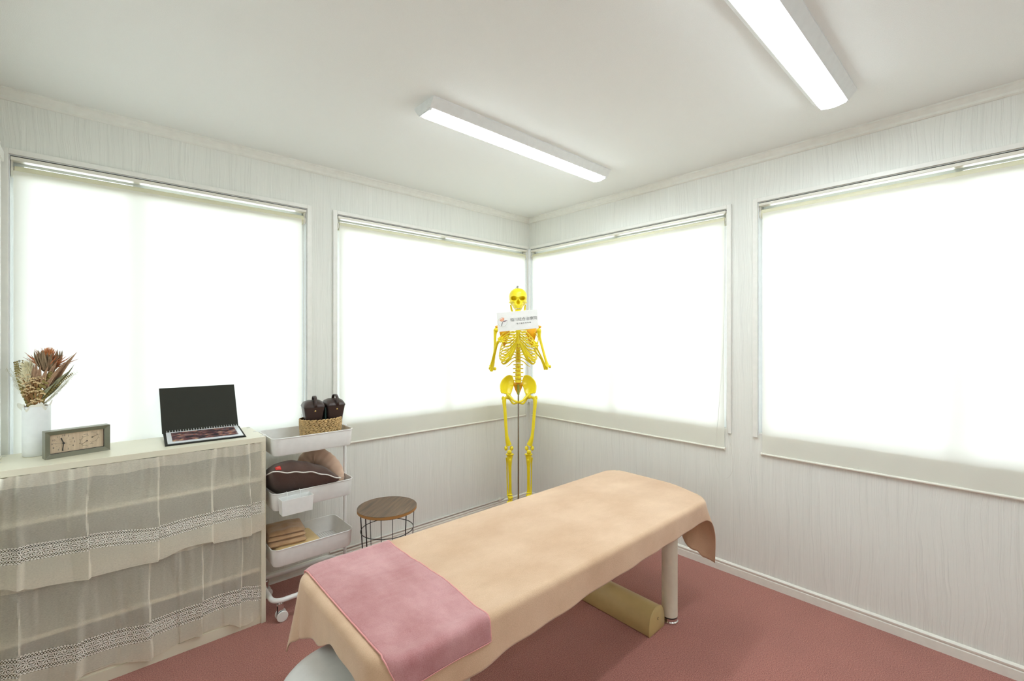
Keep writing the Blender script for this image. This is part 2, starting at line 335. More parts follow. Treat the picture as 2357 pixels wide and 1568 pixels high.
# ---------------------------------------------------------------- mesh helpers
ORG = {}
class MB:
    def __init__(s): s.v = []; s.f = []; s.uv = {}
    def add(s, vs, fs):
        n = len(s.v); s.v += [tuple(v) for v in vs]; s.f += [tuple(n+i for i in f) for f in fs]; return n
    def box(s, x0, x1, y0, y1, z0, z1):
        s.add([(x0,y0,z0),(x1,y0,z0),(x1,y1,z0),(x0,y1,z0),(x0,y0,z1),(x1,y0,z1),(x1,y1,z1),(x0,y1,z1)],
              [(3,2,1,0),(4,5,6,7),(0,1,5,4),(1,2,6,5),(2,3,7,6),(3,0,4,7)]); return s
    def obox(s, c, ax, ay, az, hx, hy, hz):
        c = Vector(c); vs = []
        for k in (-1, 1):
            for (i, j) in ((-1,-1),(1,-1),(1,1),(-1,1)): vs.append(c + ax*hx*i + ay*hy*j + az*hz*k)
        s.add(vs, [(3,2,1,0),(4,5,6,7),(0,1,5,4),(1,2,6,5),(2,3,7,6),(3,0,4,7)]); return s
    def tube(s, pts, r, seg=10, closed=False, caps=True, flat=1.0):
        pts = [Vector(p) for p in pts]; n = len(pts)
        rs = r if isinstance(r, (list, tuple)) else [r]*n
        T = []
        for i in range(n):
            a = pts[(i-1) % n] if (closed or i > 0) else pts[i]; b = pts[(i+1) % n] if (closed or i < n-1) else pts[i]
            t = (b-a); T.append(t.normalized() if t.length > 1e-9 else Vector((0,0,1)))
        up = Vector((0,0,1)) if abs(T[0].z) < 0.9 else Vector((1,0,0))
        x = T[0].cross(up).normalized(); vs = []; fs = []
        for i in range(n):
            x = (x - T[i]*x.dot(T[i])); x = x.normalized() if x.length > 1e-6 else T[i].orthogonal().normalized()
            y = T[i].cross(x)
            for k in range(seg):
                a = 2*pi*k/seg; vs.append(pts[i] + x*cos(a)*rs[i] + y*sin(a)*rs[i]*flat)
        m = n if closed else n-1
        for i in range(m):
            j = (i+1) % n
            for k in range(seg): l = (k+1) % seg; fs.append((i*seg+k, i*seg+l, j*seg+l, j*seg+k))
        if caps and not closed:
            fs.append(tuple(range(seg-1, -1, -1))); fs.append(tuple((n-1)*seg+k for k in range(seg)))
        s.add(vs, fs); return s
    def cyl(s, p0, p1, r, seg=20, r1=None): return s.tube([p0, p1], [r, r if r1 is None else r1], seg)
    def lathe(s, prof, c=(0,0), seg=32, sx=1.0, sy=1.0):
        vs = []; fs = []; n = len(prof)
        for (r, z) in prof:
            for k in range(seg): a = 2*pi*k/seg; vs.append((c[0]+r*cos(a)*sx, c[1]+r*sin(a)*sy, z))
        for i in range(n-1):
            for k in range(seg): l = (k+1) % seg; fs.append((i*seg+k, i*seg+l, (i+1)*seg+l, (i+1)*seg+k))
        fs.append(tuple(range(seg-1, -1, -1))); fs.append(tuple((n-1)*seg+k for k in range(seg)))
        s.add(vs, fs); return s
    def ell(s, c, rx, ry, rz, seg=14, rings=9, ax=None):
        """ellipsoid; ax = three unit axes"""
        ax = ax or (Vector((1,0,0)), Vector((0,1,0)), Vector((0,0,1))); c = Vector(c); vs = []; fs = []
        for i in range(1, rings):
            ph = pi*i/rings
            for k in range(seg):
                a = 2*pi*k/seg; vs.append(c + ax[0]*rx*sin(ph)*cos(a) + ax[1]*ry*sin(ph)*sin(a) + ax[2]*rz*cos(ph))
        vs.append(c+ax[2]*rz); vs.append(c-ax[2]*rz); t = len(vs)-2
        for i in range(rings-2):
            for k in range(seg): l = (k+1) % seg; fs.append((i*seg+k, (i+1)*seg+k, (i+1)*seg+l, i*seg+l))
        for k in range(seg):
            l = (k+1) % seg; fs.append((t, k, l)); fs.append((t+1, (rings-2)*seg+l, (rings-2)*seg+k))
        s.add(vs, fs); return s
    def grid(s, fn, nu, nv, uvf=None):
        n0 = len(s.v)
        for j in range(nv+1):
            for i in range(nu+1):
                s.v.append(tuple(fn(i/nu, j/nv)))
                if uvf: s.uv[len(s.v)-1] = uvf(i/nu, j/nv)
        for j in range(nv):
            for i in range(nu):
                a = n0+j*(nu+1)+i; s.f.append((a, a+1, a+nu+2, a+nu+1))
        return s
    def loft(s, loops, cap0=True, cap1=True):
        n = len(loops[0]); vs = [p for l in loops for p in l]; fs = []
        for i in range(len(loops)-1):
            for k in range(n): l = (k+1) % n; fs.append((i*n+k, i*n+l, (i+1)*n+l, (i+1)*n+k))
        if cap0: fs.append(tuple(range(n-1, -1, -1)))
        if cap1: fs.append(tuple((len(loops)-1)*n+k for k in range(n)))
        s.add(vs, fs); return s
    def prism(s, pts, d):
        """polygon pts (3d) extruded by vector d"""
        d = Vector(d); return s.loft([[Vector(p) for p in pts], [Vector(p)+d for p in pts]])
    def ngon(s, pts): s.add(pts, [tuple(range(len(pts)))]); return s
    def build(s, name, mat, parent=None, smooth=False, bevel=0, kind=None, label=None, solid=0, weld=False, sub=0, angle=None):
        xs = [v[0] for v in s.v]; ys = [v[1] for v in s.v]; zs = [v[2] for v in s.v]
        o0 = Vector(((min(xs)+max(xs))/2, (min(ys)+max(ys))/2, min(zs)))
        if name.split('.')[0] in WORLD_ORIGIN: o0 = Vector((0,0,0))
        me = bpy.data.meshes.new(name)
        me.from_pydata([tuple(Vector(v)-o0) for v in s.v], [], s.f); me.update()
        if s.uv:
            uvl = me.uv_layers.new(name='UVMap')
            for p in me.polygons:
                for li in p.loop_indices:
                    uvl.data[li].uv = s.uv.get(me.loops[li].vertex_index, (0, 0))
        import bmesh
        bm = bmesh.new(); bm.from_mesh(me)
        if weld: bmesh.ops.remove_doubles(bm, verts=bm.verts, dist=1e-5)
        if not s.uv: bmesh.ops.recalc_face_normals(bm, faces=bm.faces)
        bm.to_mesh(me); bm.free()
        me.materials.append(M_[mat] if isinstance(mat, str) else mat)
        if smooth:
            for p in me.polygons: p.use_smooth = True
            if angle is None: angle = 50
            try: me.set_sharp_from_angle(angle=radians(angle))
            except Exception: pass
        o = bpy.data.objects.new(name, me); COL.objects.link(o)
        ORG[o.name] = o0
        if parent is not None: o.parent = parent; o.location = o0-ORG[parent.name]
        else: o.location = o0
        if solid: md = o.modifiers.new('thickness', 'SOLIDIFY'); md.thickness = solid; md.offset = 0
        if bevel: md = o.modifiers.new('bevel', 'BEVEL'); md.width = bevel; md.segments = 2; md.limit_method = 'ANGLE'; md.angle_limit = radians(40)
        if sub: md = o.modifiers.new('subdivision', 'SUBSURF'); md.levels = sub; md.render_levels = sub
        if kind: o['kind'] = kind
        if label: o['label'] = label
        return o
WORLD_ORIGIN = {'wall_back', 'wall_right', 'wall_left', 'wall_front', 'floor', 'ceiling'}
def tag(o, label, cat, group=None):
    o['label'] = label; o['category'] = cat
    if group: o['group'] = group
    return o
def thing(name, loc, label, cat, group=None):
    o = bpy.data.objects.new(name, None); COL.objects.link(o); o.location = loc; o.empty_display_size = 0.05
    ORG[o.name] = Vector(loc); return tag(o, label, cat, group)
def children(o): return [c for c in bpy.data.objects if c.parent is o]
def copy_tree(o, parent=None, off=Vector((0,0,0))):
    kids = children(o); c = o.copy(); COL.objects.link(c); c.parent = parent
    for ch in kids: copy_tree(ch, c)
    return c
def rrect(cx, cy, w, d, r, n=6, z=0.0):
    pts = []
    for (sx, sy, a0) in ((1,1,0),(-1,1,pi/2),(-1,-1,pi),(1,-1,3*pi/2)):
        for i in range(n+1):
            a = a0+pi/2*i/n; pts.append(Vector((cx+sx*(w/2-r)+r*cos(a), cy+sy*(d/2-r)+r*sin(a), z)))
    return pts
def spline(pts, n):
    """Catmull-Rom through pts, n points out"""
    P_ = [Vector(p) for p in pts]; m = len(P_)-1; out = []
    for i in range(n):
        t = i/(n-1)*m; k = min(int(t), m-1); t -= k
        p0 = P_[k-1] if k > 0 else P_[k]*2-P_[k+1]; p1 = P_[k]; p2 = P_[k+1]; p3 = P_[k+2] if k+2 <= m else P_[k+1]*2-P_[k]
        out.append(0.5*((2*p1)+(-p0+p2)*t+(2*p0-5*p1+4*p2-p3)*t*t+(-p0+3*p1-3*p2+p3)*t**3))
    return out
def lerp_list(vals, n):
    m = len(vals)-1; out = []
    for i in range(n):
        t = i/(n-1)*m; k = min(int(t), m-1); t -= k; out.append(vals[k]*(1-t)+vals[k+1]*t)
    return out
def interp(xs, ys, x):
    if x <= xs[0]: return ys[0]
    for i in range(len(xs)-1):
        if x <= xs[i+1]:
            t = (x-xs[i])/(xs[i+1]-xs[i]); t = t*t*(3-2*t); return ys[i]*(1-t)+ys[i+1]*t
    return ys[-1]

# ================================================================ ROOM
H = 2.4; XL = -3.035; YF = -4.7; TH = 0.10
WZ0, WZ1 = 0.832, 2.135           # clear opening heights
MB().box(XL-TH, TH, YF-TH, TH, -0.10, 0.0).build('floor', 'carpet', kind='structure')
MB().box(XL-TH, TH, YF-TH, TH, H, H+0.10).build('ceiling', 'ceiling', kind='structure')
def wall_with_holes(name, axis, a0, a1, holes, inner, outer):
    b = MB(); cuts = [a0]
    def bx(p, q, z0, z1):
        if axis == 'x': b.box(p, q, min(inner, outer), max(inner, outer), z0, z1)
        else: b.box(min(inner, outer), max(inner, outer), p, q, z0, z1)
    bx(a0, a1, 0, WZ0); bx(a0, a1, WZ1, H)
    e = a0
    for (h0, h1) in holes: bx(e, h0, WZ0, WZ1); e = h1
    if e < a1: bx(e, a1, WZ0, WZ1)
    return b.build(name, 'wall', kind='structure')
W1 = (-3.010, -1.831); W2 = (-1.655, -0.030); W3 = (-1.661, -0.020); W4 = (-3.470, -1.830)
wall_with_holes('wall_back', 'x', XL-TH, 0.0, [W1, W2], 0.0, TH)
wall_with_holes('wall_right', 'y', YF, 0.0, [W4, W3], 0.0, TH)
MB().box(0.0, TH, 0.0, TH, 0, H).build('trim_7', 'sash', kind='structure')
wall_with_holes('wall_left', 'y', YF, 0.0, [(-1.70, -0.10)], XL, XL-TH)
MB().box(XL, 0, YF-TH, YF, 0, H).build('wall_front', 'wall', kind='structure')

# baseboards: stepped profile with a groove
def board(name, p0, p1, nrm, prof, mat='trim'):
    """prof: list of (out, z)"""
    p0 = Vector(p0); p1 = Vector(p1); n = Vector(nrm); loops = []
    for p in (p0, p1): loops.append([p+n*o+Vector((0,0,z)) for o, z in prof])
    return MB().loft(loops).build(name, mat, kind='structure')
bprof = [(0, 0), (0.010, 0), (0.010, 0.040), (0.006, 0.043), (0.006, 0.046), (0.010, 0.049), (0.011, 0.056), (0.005, 0.063), (0, 0.064)]
board('baseboard_back', (XL, 0, 0), (0, 0, 0), (0, -1, 0), bprof)
board('baseboard_right', (0, 0, 0), (0, YF, 0), (-1, 0, 0), bprof)
board('baseboard_left', (XL, YF, 0), (XL, 0, 0), (1, 0, 0), bprof)
cprof = [(0, H), (0.030, H), (0.030, H-0.008), (0.024, H-0.012), (0.014, H-0.026), (0.012, H-0.030), (0.012, H-0.040), (0.007, H-0.045), (0, H-0.046)]
board('trim_1', (XL, 0, 0), (0, 0, 0), (0, -1, 0), cprof, 'cornice')
board('trim_2', (0, 0, 0), (0, YF, 0), (-1, 0, 0), cprof, 'cornice')

# windows. A local frame: u along the wall, d = depth outward (negative = into the room), z
def wframe(axis):
    if axis == 'x': return lambda u, d, z: Vector((u, d, z))
    if axis == 'y': return lambda u, d, z: Vector((d, u, z))
    return lambda u, d, z: Vector((XL-d, u, z))
def ubox(b, F, u0, u1, d0, d1, z0, z1):
    vs = [F(u, d, z) for z in (z0, z1) for (u, d) in ((u0,d0),(u1,d0),(u1,d1),(u0,d1))]
    b.add(vs, [(3,2,1,0),(4,5,6,7),(0,1,5,4),(1,2,6,5),(2,3,7,6),(3,0,4,7)])
def window(n, axis, rng, meet, left=0.025, right=0.025, top_open=0):
    F = wframe(axis); u0, u1 = rng
    root = bpy.data.objects.new('window_%d' % n, None); COL.objects.link(root); root['kind'] = 'structure'
    c = F((u0+u1)/2, 0.0, WZ0); root.location = c; ORG[root.name] = c
    b = MB()   # casing: jambs and head, wrapping 1.2 cm into the room, jamb liners through the wall
    for (a0, a1, w) in ((u0-left, u0, left), (u1, u1+right, right)):
        if w > 0: ubox(b, F, a0, a1, -0.012, 0.0, WZ0-0.014, WZ1+0.022)
    ubox(b, F, u0, u1, -0.012, 0.0, WZ1, WZ1+0.022)
    b.build('casing', 'casing', root, bevel=0.0015)
    b = MB()
    for a0, a1 in ((u0, u0+0.004), (u1-0.004, u1)): ubox(b, F, a0, a1, 0.0, 0.042, WZ0, WZ1)
    ubox(b, F, u0+0.004, u1-0.004, 0.0, 0.042, WZ1-0.003, WZ1); b.build('jamb_liner', 'sash', root)
    b = MB(); ubox(b, F, u0+0.004, u1-0.004, 0.0, 0.042, WZ0, WZ0+0.010); b.build('sill', 'casing', root)
    b = MB()   # outer aluminium frame
    f0, f1 = 0.045, 0.088; w = 0.014
    for a0, a1 in ((u0, u0+w), (u1-w, u1)): ubox(b, F, a0, a1, f0, f1, WZ0, WZ1)
    ubox(b, F, u0+w, u1-w, f0, f1, WZ0, WZ0+w); ubox(b, F, u0+w, u1-w, f0, f1, WZ1-w, WZ1)
    b.build('frame', 'sash', root)
    for (s0, s1, d0) in ((u0+w, meet+0.013, 0.048), (meet-0.013, u1-w, 0.067)):   # two sliding sashes
        b = MB(); ww = 0.026
        for a0, a1 in ((s0, s0+ww), (s1-ww, s1)): ubox(b, F, a0, a1, d0, d0+0.018, WZ0+w, WZ1-w)
        ubox(b, F, s0+ww, s1-ww, d0, d0+0.018, WZ0+w, WZ0+w+0.018); ubox(b, F, s0+ww, s1-ww, d0, d0+0.018, WZ1-w-0.016, WZ1-w)
        so = b.build('sash', 'sash', root)
        b = MB(); ubox(b, F, s0+ww, s1-ww, d0+0.007, d0+0.011, WZ0+w+0.018, WZ1-w-0.016); b.build('pane', 'glass', so)
    return root
window(1, 'x', W1, -2.60, left=0.022)
window(2, 'x', W2, -0.84, right=0.012)
window(3, 'y', W3, -0.85, right=0.010)
window(4, 'y', W4, -2.63)
window(5, 'l', (-1.70, -0.10), -0.9)
o = MB(); F = wframe('l'); ubox(o, F, -1.74, -0.055, -0.018, -0.012, 2.085, 2.125); o.build('trim_4', 'casing', kind='structure')
MB().cyl((-0.016, -0.016, WZ0), (-0.016, -0.016, WZ1), 0.011, 16).build('trim_5', 'sash', smooth=True, kind='structure')

# ================================================================ ROLLER BLINDS
def blind(axis, u0, u1, zb, label, ripple, chain=None, gapL=0.004, gapR=0.004, zseed=0, top=WZ1):
    F = wframe(axis); c = F((u0+u1)/2, 0, zb)
    root = thing('roller_blind', c, label, 'blind', 'white roller blinds over the windows')
    a, b_ = u0+0.006, u1-0.006
    m = MB(); ubox(m, F, a, b_, -0.010, 0.030, top-0.024, top-0.009); m.build('headrail', 'rail', root, bevel=0.002)
    m = MB(); ubox(m, F, a, b_, 0.006, 0.030, top-0.009, top-0.0035); m.build('gap_shade_strip', 'dark', root)  # near-black strip stands in for the shaded gap between headrail and frame
    r = 0.0255; zr = top-0.066; dr = 0.0210
    m = MB().cyl(F(a+0.010, dr, zr), F(b_-0.010, dr, zr), r, 28); m.build('roller', 'roll', root, smooth=True)
    for (e, s_) in ((a, 1), (b_, -1)):
        m = MB(); m.cyl(F(e, dr, zr), F(e+s_*0.008, dr, zr), 0.023, 24); ubox(m, F, min(e, e+s_*0.004), max(e, e+s_*0.004), dr-0.014, dr+0.012, zr, top-0.012)
        m.build('bracket', 'plastic', root, smooth=True)
    fa, fb = a+0.004+gapL, b_-0.004-gapR
    def fab(i, j):
        u = fa+(fb-fa)*i; z = zr+(zb+0.006-zr)*j
        t = max(0, (1.02-z)/0.28)  # ripples near the hem
        d = dr-r-0.0015 - 0.0015*min(1, max(0, (1.0-z)/0.2)) + ripple*min(1, t)*(0.5*sin(u*23+zseed)+0.5*sin(u*41+2*zseed))
        return F(u, min(d, dr-r-0.001), z)
    MB().grid(fab, 70, 40).build('fabric', 'blind', root, smooth=True)
    m = MB(); dm = dr-r-0.0045
    m.cyl(F(fa, dm, zb+0.004), F(fb, dm, zb+0.004), 0.0065, 14); m.build('hem_bar', 'plastic', root, smooth=True)
    for (e, s_) in ((fa, -1), (fb, 1)):
        m = MB().cyl(F(e, dm, zb+0.004), F(e+s_*0.006, dm, zb+0.004), 0.0095, 14); m.build('end_cap', 'plastic', root, smooth=True)
    if chain:
        side, pts = chain
        path = spline(pts, 1100); m = MB(); acc = 0; last = path[0]
        m.tube(path, 0.0006, 4)
        for p in path:
            acc += (p-last).length; last = p
            if acc >= 0.0046: acc = 0; m.ell(p, 0.00165, 0.00165, 0.00165, 6, 4)
        m.build('bead_chain', 'bead', root, smooth=True)
        m = MB(); u = pts[0][0] if axis == 'x' else pts[0][1]
        m.cyl(F(u-0.004, 0.016, zr), F(u+0.004, 0.016, zr), 0.019, 20); m.build('chain_wheel', 'plastic', root, smooth=True)
    return root
zr0 = WZ1-0.064
blind('x', W1[0], W1[1], 0.790, 'wide roller blind over the window behind the vase and clock', 0.0,
      ('r', [(-1.852, -0.006, zr0), (-1.852, -0.006, 1.6), (-1.854, -0.010, 1.0), (-1.866, -0.014, 0.93), (-1.852, -0.016, 0.91), (-1.842, -0.012, 0.95), (-1.843, 0.02, 1.6), (-1.846, 0.034, zr0)]), gapR=0.020)
blind('x', W2[0], W2[1], 0.718, 'roller blind left of the room corner, above the round wooden stool', 0.005, gapR=0.016, zseed=1.0)
blind('y', W3[0], W3[1], 0.720, 'roller blind right of the room corner, with a bead chain looping below its hem', 0.005,
      ('l', [(-0.006, -1.652, zr0), (-0.010, -1.645, 1.4), (-0.020, -1.620, 0.95), (-0.024, -1.603, 0.72), (-0.022, -1.612, 0.60), (-0.018, -1.648, 0.548), (-0.015, -1.695, 0.60), (-0.015, -1.692, 0.72), (-0.014, -1.662, 0.90), (-0.013, -1.655, 1.4), (-0.012, -1.654, zr0)]), gapR=0.016, gapL=0.004, zseed=2.1)
blind('y', W4[0], W4[1], 0.727, 'roller blind over the rightmost window, cut by the right edge of the photo', 0.004, gapR=0.014, zseed=4.0)
blind('l', -1.70, -0.10, 0.900, 'roller blind on the left side wall, seen edge-on beside the vase', 0.0, zseed=5.0)
# cord of the corner blind with its clear safety clip
root = thing('cord_safety_clip', (-0.03, -0.045, 0.50), 'clear plastic cord tensioner hanging in the room corner behind the skeleton', 'cord')
MB().tube(spline([(-0.052, -0.016, 2.06), (-0.052, -0.018, 1.4), (-0.055, -0.02, 0.9), (-0.060, -0.022, 0.62), (-0.050, -0.03, 0.50), (-0.030, -0.03, 0.49), (-0.022, -0.035, 0.60), (-0.020, -0.035, 0.75)], 60), 0.0009, 5).build('cord', 'bead', root, smooth=True)
MB().tube(spline([(-0.026, -0.040, 0.88), (-0.022, -0.035, 0.87), (-0.020, -0.032, 0.80), (-0.024, -0.034, 0.755), (-0.034, -0.046, 0.755), (-0.038, -0.050, 0.80), (-0.034, -0.048, 0.87), (-0.026, -0.040, 0.88)], 40), 0.0022, 6).build('clip', 'bead', root, smooth=True)

# ================================================================ CEILING LIGHTS
def ceiling_light(x0, x1, yc, label):
    root = thing('ceiling_light', ((x0+x1)/2, yc, H), label, 'ceiling light', 'long LED ceiling lights')
    def sec(x, prof): return [Vector((x, yc+a, z)) for a, z in prof]
    base = [(-0.079, H), (-0.079, H-0.006), (-0.050, H-0.040), (0.050, H-0.040), (0.079, H-0.006), (0.079, H)]
    base_in = [(-0.079, H), (-0.079, H-0.005), (-0.052, H-0.036), (0.052, H-0.036), (0.079, H-0.005), (0.079, H)]
    MB().loft([sec(x0, base), sec(x1, base)]).build('housing', 'lamp_body', root)
    prof = [(0.047*cos(pi*k/16), H-0.0395-0.015*sin(pi*k/16)) for k in range(17)]
    def ps(x, k): return [Vector((x, yc+a*k, H-0.0395+(z-(H-0.0395))*k)) for a, z in prof]
    MB().loft([ps(x0+0.012, 0.88), ps(x0+0.020, 1), ps(x1-0.020, 1), ps(x1-0.012, 0.88)]).build('diffuser', 'lamp_on', root, smooth=True)
    for e in (x0+0.004, x1-0.012):
        MB().loft([[Vector((e, yc+a, z)) for a, z in [(-0.048, H-0.040), (-0.044, H-0.047), (0.044, H-0.047), (0.048, H-0.040)]],
                   [Vector((e+0.008, yc+a, z)) for a, z in [(-0.048, H-0.040), (-0.044, H-0.047), (0.044, H-0.047), (0.048, H-0.040)]]]).build('end_cap', 'lamp_body', root)
    return root
L1 = ceiling_light(-1.69, -0.43, -1.068, 'long white ceiling light near the room corner, seen whole')
L2 = copy_tree(L1); L2.location = (-1.06, -2.280, H); L2['label'] = 'nearer long ceiling light running out of the top edge of the photo'
L3 = copy_tree(L1); L3.location = (-1.50, -3.60, H); L3['label'] = 'unseen third ceiling light, added behind the camera to brighten the room'  # unseen lamp added behind the camera to lift the lower walls

# ================================================================ CABINET WITH SHEER CURTAINS
CX0, CX1, CY0, CY1, CZ = -3.028, -2.136, -0.357, -0.027, 0.898
cab = thing('low_cabinet', ((CX0+CX1)/2, (CY0+CY1)/2, 0), 'cream open shelf cabinet under the window with two sheer lace curtains across its front', 'cabinet')
MB().box(CX0, CX1, CY0, CY1, CZ-0.025, CZ).build('top_board', 'cab', cab, bevel=0.001)
MB().box(CX0, CX0+0.020, CY0, CY1, 0, CZ-0.025).build('side_panel', 'cab', cab, bevel=0.001)
MB().box(CX1-0.020, CX1, CY0, CY1, 0, CZ-0.025).build('side_panel', 'cab', cab, bevel=0.001)
MB().box(CX0+0.020, CX1-0.020, CY1-0.006, CY1, 0.045, CZ-0.025).build('back_panel', 'cabback', cab)
for z in (0.695, 0.485, 0.262):
    MB().box(CX0+0.020, CX1-0.020, CY0+0.008, CY1-0.006, z-0.009, z+0.009).build('shelf', 'cab', cab)
MB().box(CX0+0.020, CX1-0.020, CY0+0.012, CY1-0.006, 0.045, 0.062).build('shelf', 'cab', cab)
MB().box(CX0+0.020, CX1-0.020, CY0+0.008, CY0+0.024, 0.0, 0.045).build('plinth', 'cab', cab)
for (x, ys) in ((CX1-0.010, (-0.325, -0.19, -0.055)), (CX0+0.010, (-0.325, -0.19, -0.055))):
    for y in ys: MB().cyl((x, y, CZ), (x, y, CZ+0.0008), 0.0085, 20).build('screw_cap', 'cap', cab)

def curtain(x0, x1, yy, ztop, zb, zl0, zl1, amp, label, creases, seed, flare):
    """zb, zl0, zl1: functions of x giving hem, lace bottom, lace top"""
    root = thing('sheer_curtain', ((x0+x1)/2, yy, ztop), label, 'curtain', 'two tiers of sheer cabinet curtains')
    cr = [x0]+creases+[x1]
    def fold(x, t):   # t 0 top .. 1 bottom ; each panel swells forward and then drops back sharply at its crease
        for i in range(len(cr)-1):
            if x <= cr[i+1] or i == len(cr)-2:
                p = (x-cr[i])/(cr[i+1]-cr[i]); break
        sgn = 1 if i % 2 == 0 else -0.4
        wd = (0.06, 0.30, 0.14, 0.05, 0.42, 0.10, 0.22, 0.07, 0.35, 0.12)[(i*3+int(seed)) % 10]
        q = (p/(1-wd)) if p < 1-wd else (1-p)/wd
        q = q*q*(3-2*q) if p >= 1-wd else q**1.3
        g = (0.5+noise.noise(Vector((x*38, t*1.2, seed))))*0.016*(1-t)**1.2 + 0.006*max(0, noise.noise(Vector((x*24, t*0.8, seed+11))))
        return amp*sgn*q*(0.25+0.75*t) + g + 0.009*noise.noise(Vector((x*13+0.8*t, t*1.3, seed+3)))*(0.3+0.7*t)
    def pt(x, z, xe=0.0):
        t = max(0, min(1, (ztop-z)/(ztop-zb(x))))
        xx = x
        xw = x+0.010*noise.noise(Vector((x*3, t*1.7, seed+7)))+0.004*noise.noise(Vector((x*11, t*4, seed)))
        ycl = min(yy - 0.004 - fold(min(max(xw, x0), x1), t) - flare*t, CY0+0.0045-0.017*t if ztop > 0.7 else CY0+0.007)
        if ztop < 0.7: ycl = max(ycl, CY0-0.003-max(0, t-0.12)*0.2)
        return Vector((xx, ycl, z))
    nu = 220
    def strip(f0, f1, name, mat, nv, uv=None, so=0, off=0.0, label=None):
        m = MB()
        def g(i, j):
            x = x0+(x1-x0)*i; z = f0(x)*(1-j)+f1(x)*j; p = pt(x, z); p.y -= off; return p
        m.grid(g, nu, nv, (lambda i, j: ((x1-x0)*i*1.06, 1-j)) if uv else None)
        return m.build(name, mat, root, smooth=True, label=label)
    zh = lambda x: ztop-0.045-0.004*sin(x*30)
    strip(lambda x: ztop+0.004*noise.noise(Vector((x*60, 0, seed))), zh, 'heading', 'sheer2', 8, label='doubled gathered heading of the curtain')
    strip(zh, zl1, 'sheer_panel', 'sheer', 34)
    strip(zl1, zl0, 'lace_band', 'lace', 8, uv=True, label='crochet lace band with a row of flowers')
    strip(zl0, lambda x: zb(x)+0.006, 'hem_panel', 'sheer2', 8, label='doubled hem below the lace')
    strip(lambda x: zb(x)+0.006, zb, 'hem_edge', 'sheer2', 1, off=0.0012)
    return root
def pxu(xs, ys): return lambda x: interp(xs, ys, x)
up_b = pxu([-3.0, -2.90, -2.775, -2.60, -2.543, -2.45, -2.361, -2.350, -2.25, -2.13], [0.480, 0.452, 0.441, 0.440, 0.440, 0.462, 0.468, 0.448, 0.444, 0.456])
up_l = pxu([-3.0, -2.775, -2.543, -2.45, -2.357, -2.340, -2.13], [0.622, 0.609, 0.583, 0.590, 0.597, 0.594, 0.594])
lo_b = pxu([-2.99, -2.86, -2.70, -2.559, -2.42, -2.30, -2.218, -2.15], [0.055, 0.062, 0.060, 0.031, 0.058, 0.055, 0.018, 0.036])
lo_l = pxu([-2.99, -2.86, -2.76, -2.563, -2.375, -2.25, -2.15], [0.222, 0.206, 0.199, 0.189, 0.204, 0.205, 0.183])
curtain(-2.022-0.985, -2.143, CY0+0.012, 0.873, up_b, lambda x: up_l(x)-0.060, up_l, 0.030, 'upper sheer cream curtain with crochet lace, hung just below the cabinet top', [-2.93, -2.845, -2.765, -2.66, -2.545, -2.46, -2.352, -2.27, -2.20], 1.0, 0.012)
curtain(-2.995, -2.155, CY0+0.014, 0.492, lo_b, lambda x: lo_l(x)-0.072, lo_l, 0.026, 'lower sheer cream curtain with crochet lace, nearly reaching the carpet', [-2.945, -2.86, -2.77, -2.66, -2.57, -2.475, -2.39, -2.30, -2.235], 5.0, 0.006)
for o in (MB().cyl((CX0+0.02, CY0+0.021, 0.862), (CX1-0.02, CY0+0.021, 0.862), 0.004, 8),):
    o.build('curtain_rod', 'wire', cab, smooth=True)
MB().cyl((CX0+0.02, CY0+0.021, 0.470), (CX1-0.02, CY0+0.021, 0.470), 0.004, 8).build('curtain_rod', 'wire', cab, smooth=True)

# ================================================================ VASE AND DRIED BOUQUET
VC = (-2.922, -0.111); VT = CZ+0.200
vase = thing('flower_vase', (VC[0], VC[1], CZ), 'plain white cylindrical vase on the cabinet, behind the clock', 'vase')
MB().lathe([(0.0385, CZ), (0.041, CZ+0.002), (0.0415, CZ+0.02), (0.0415, VT-0.002), (0.0405, VT), (0.0380, VT), (0.0375, VT-0.004), (0.0375, CZ+0.012)], VC, 48).build('vase_body', 'vase', vase, smooth=True)
bq = thing('dried_bouquet', (VC[0], VC[1], CZ+0.02), 'dried flower bouquet with an orange protea standing in the white vase', 'bouquet')
FW = Vector((sin(YAW), cos(YAW), 0)); RT = Vector((cos(YAW), -sin(YAW), 0))
# the bouquet is laid out in its own frame: a = across, h = height above the vase rim, d = towards the room
AX = Vector((0.78, -0.62, 0)).normalized(); DX = Vector((-0.62, -0.78, 0)).normalized()
def B(a, h, d=0.0): return Vector((VC[0], VC[1], VT)) + AX*(a*1.20+0.004) + DX*d + Vector((0, 0, h*1.12))
def leaf(m, p0, p1, w, curl=0.0, nrm=None, seg=7):
    p0 = Vector(p0); p1 = Vector(p1); ax = (p1-p0); L_ = ax.length; ax = ax.normalized()
    n = nrm or DX; s = ax.cross(n).normalized(); n = s.cross(ax)
    def g(i, j):
        ww = w*(sin(pi*min(1, j*1.05)**0.8)**0.8 if 0 < j < 0.95 else 0.02)
        c = p0+ax*L_*j + n*curl*L_*sin(pi*j*0.9)*0.5
        return c + s*ww*(i-0.5) + n*abs(i-0.5)*ww*0.5
    m.grid(g, 4, seg)
rnd = random.Random(3)
core = B(0.0, -0.10)
# stems
m = MB()
for k in range(16):
    a = -0.05+0.10*k/15; m.tube(spline([B(a*0.25, -0.15), B(a*0.35, 0.0, 0.004*(k % 3)), B(a*1.1, 0.07, 0.01*(k % 4)-0.01)], 8), 0.0016, 5)
m.build('stems', 'stem', bq, smooth=True)
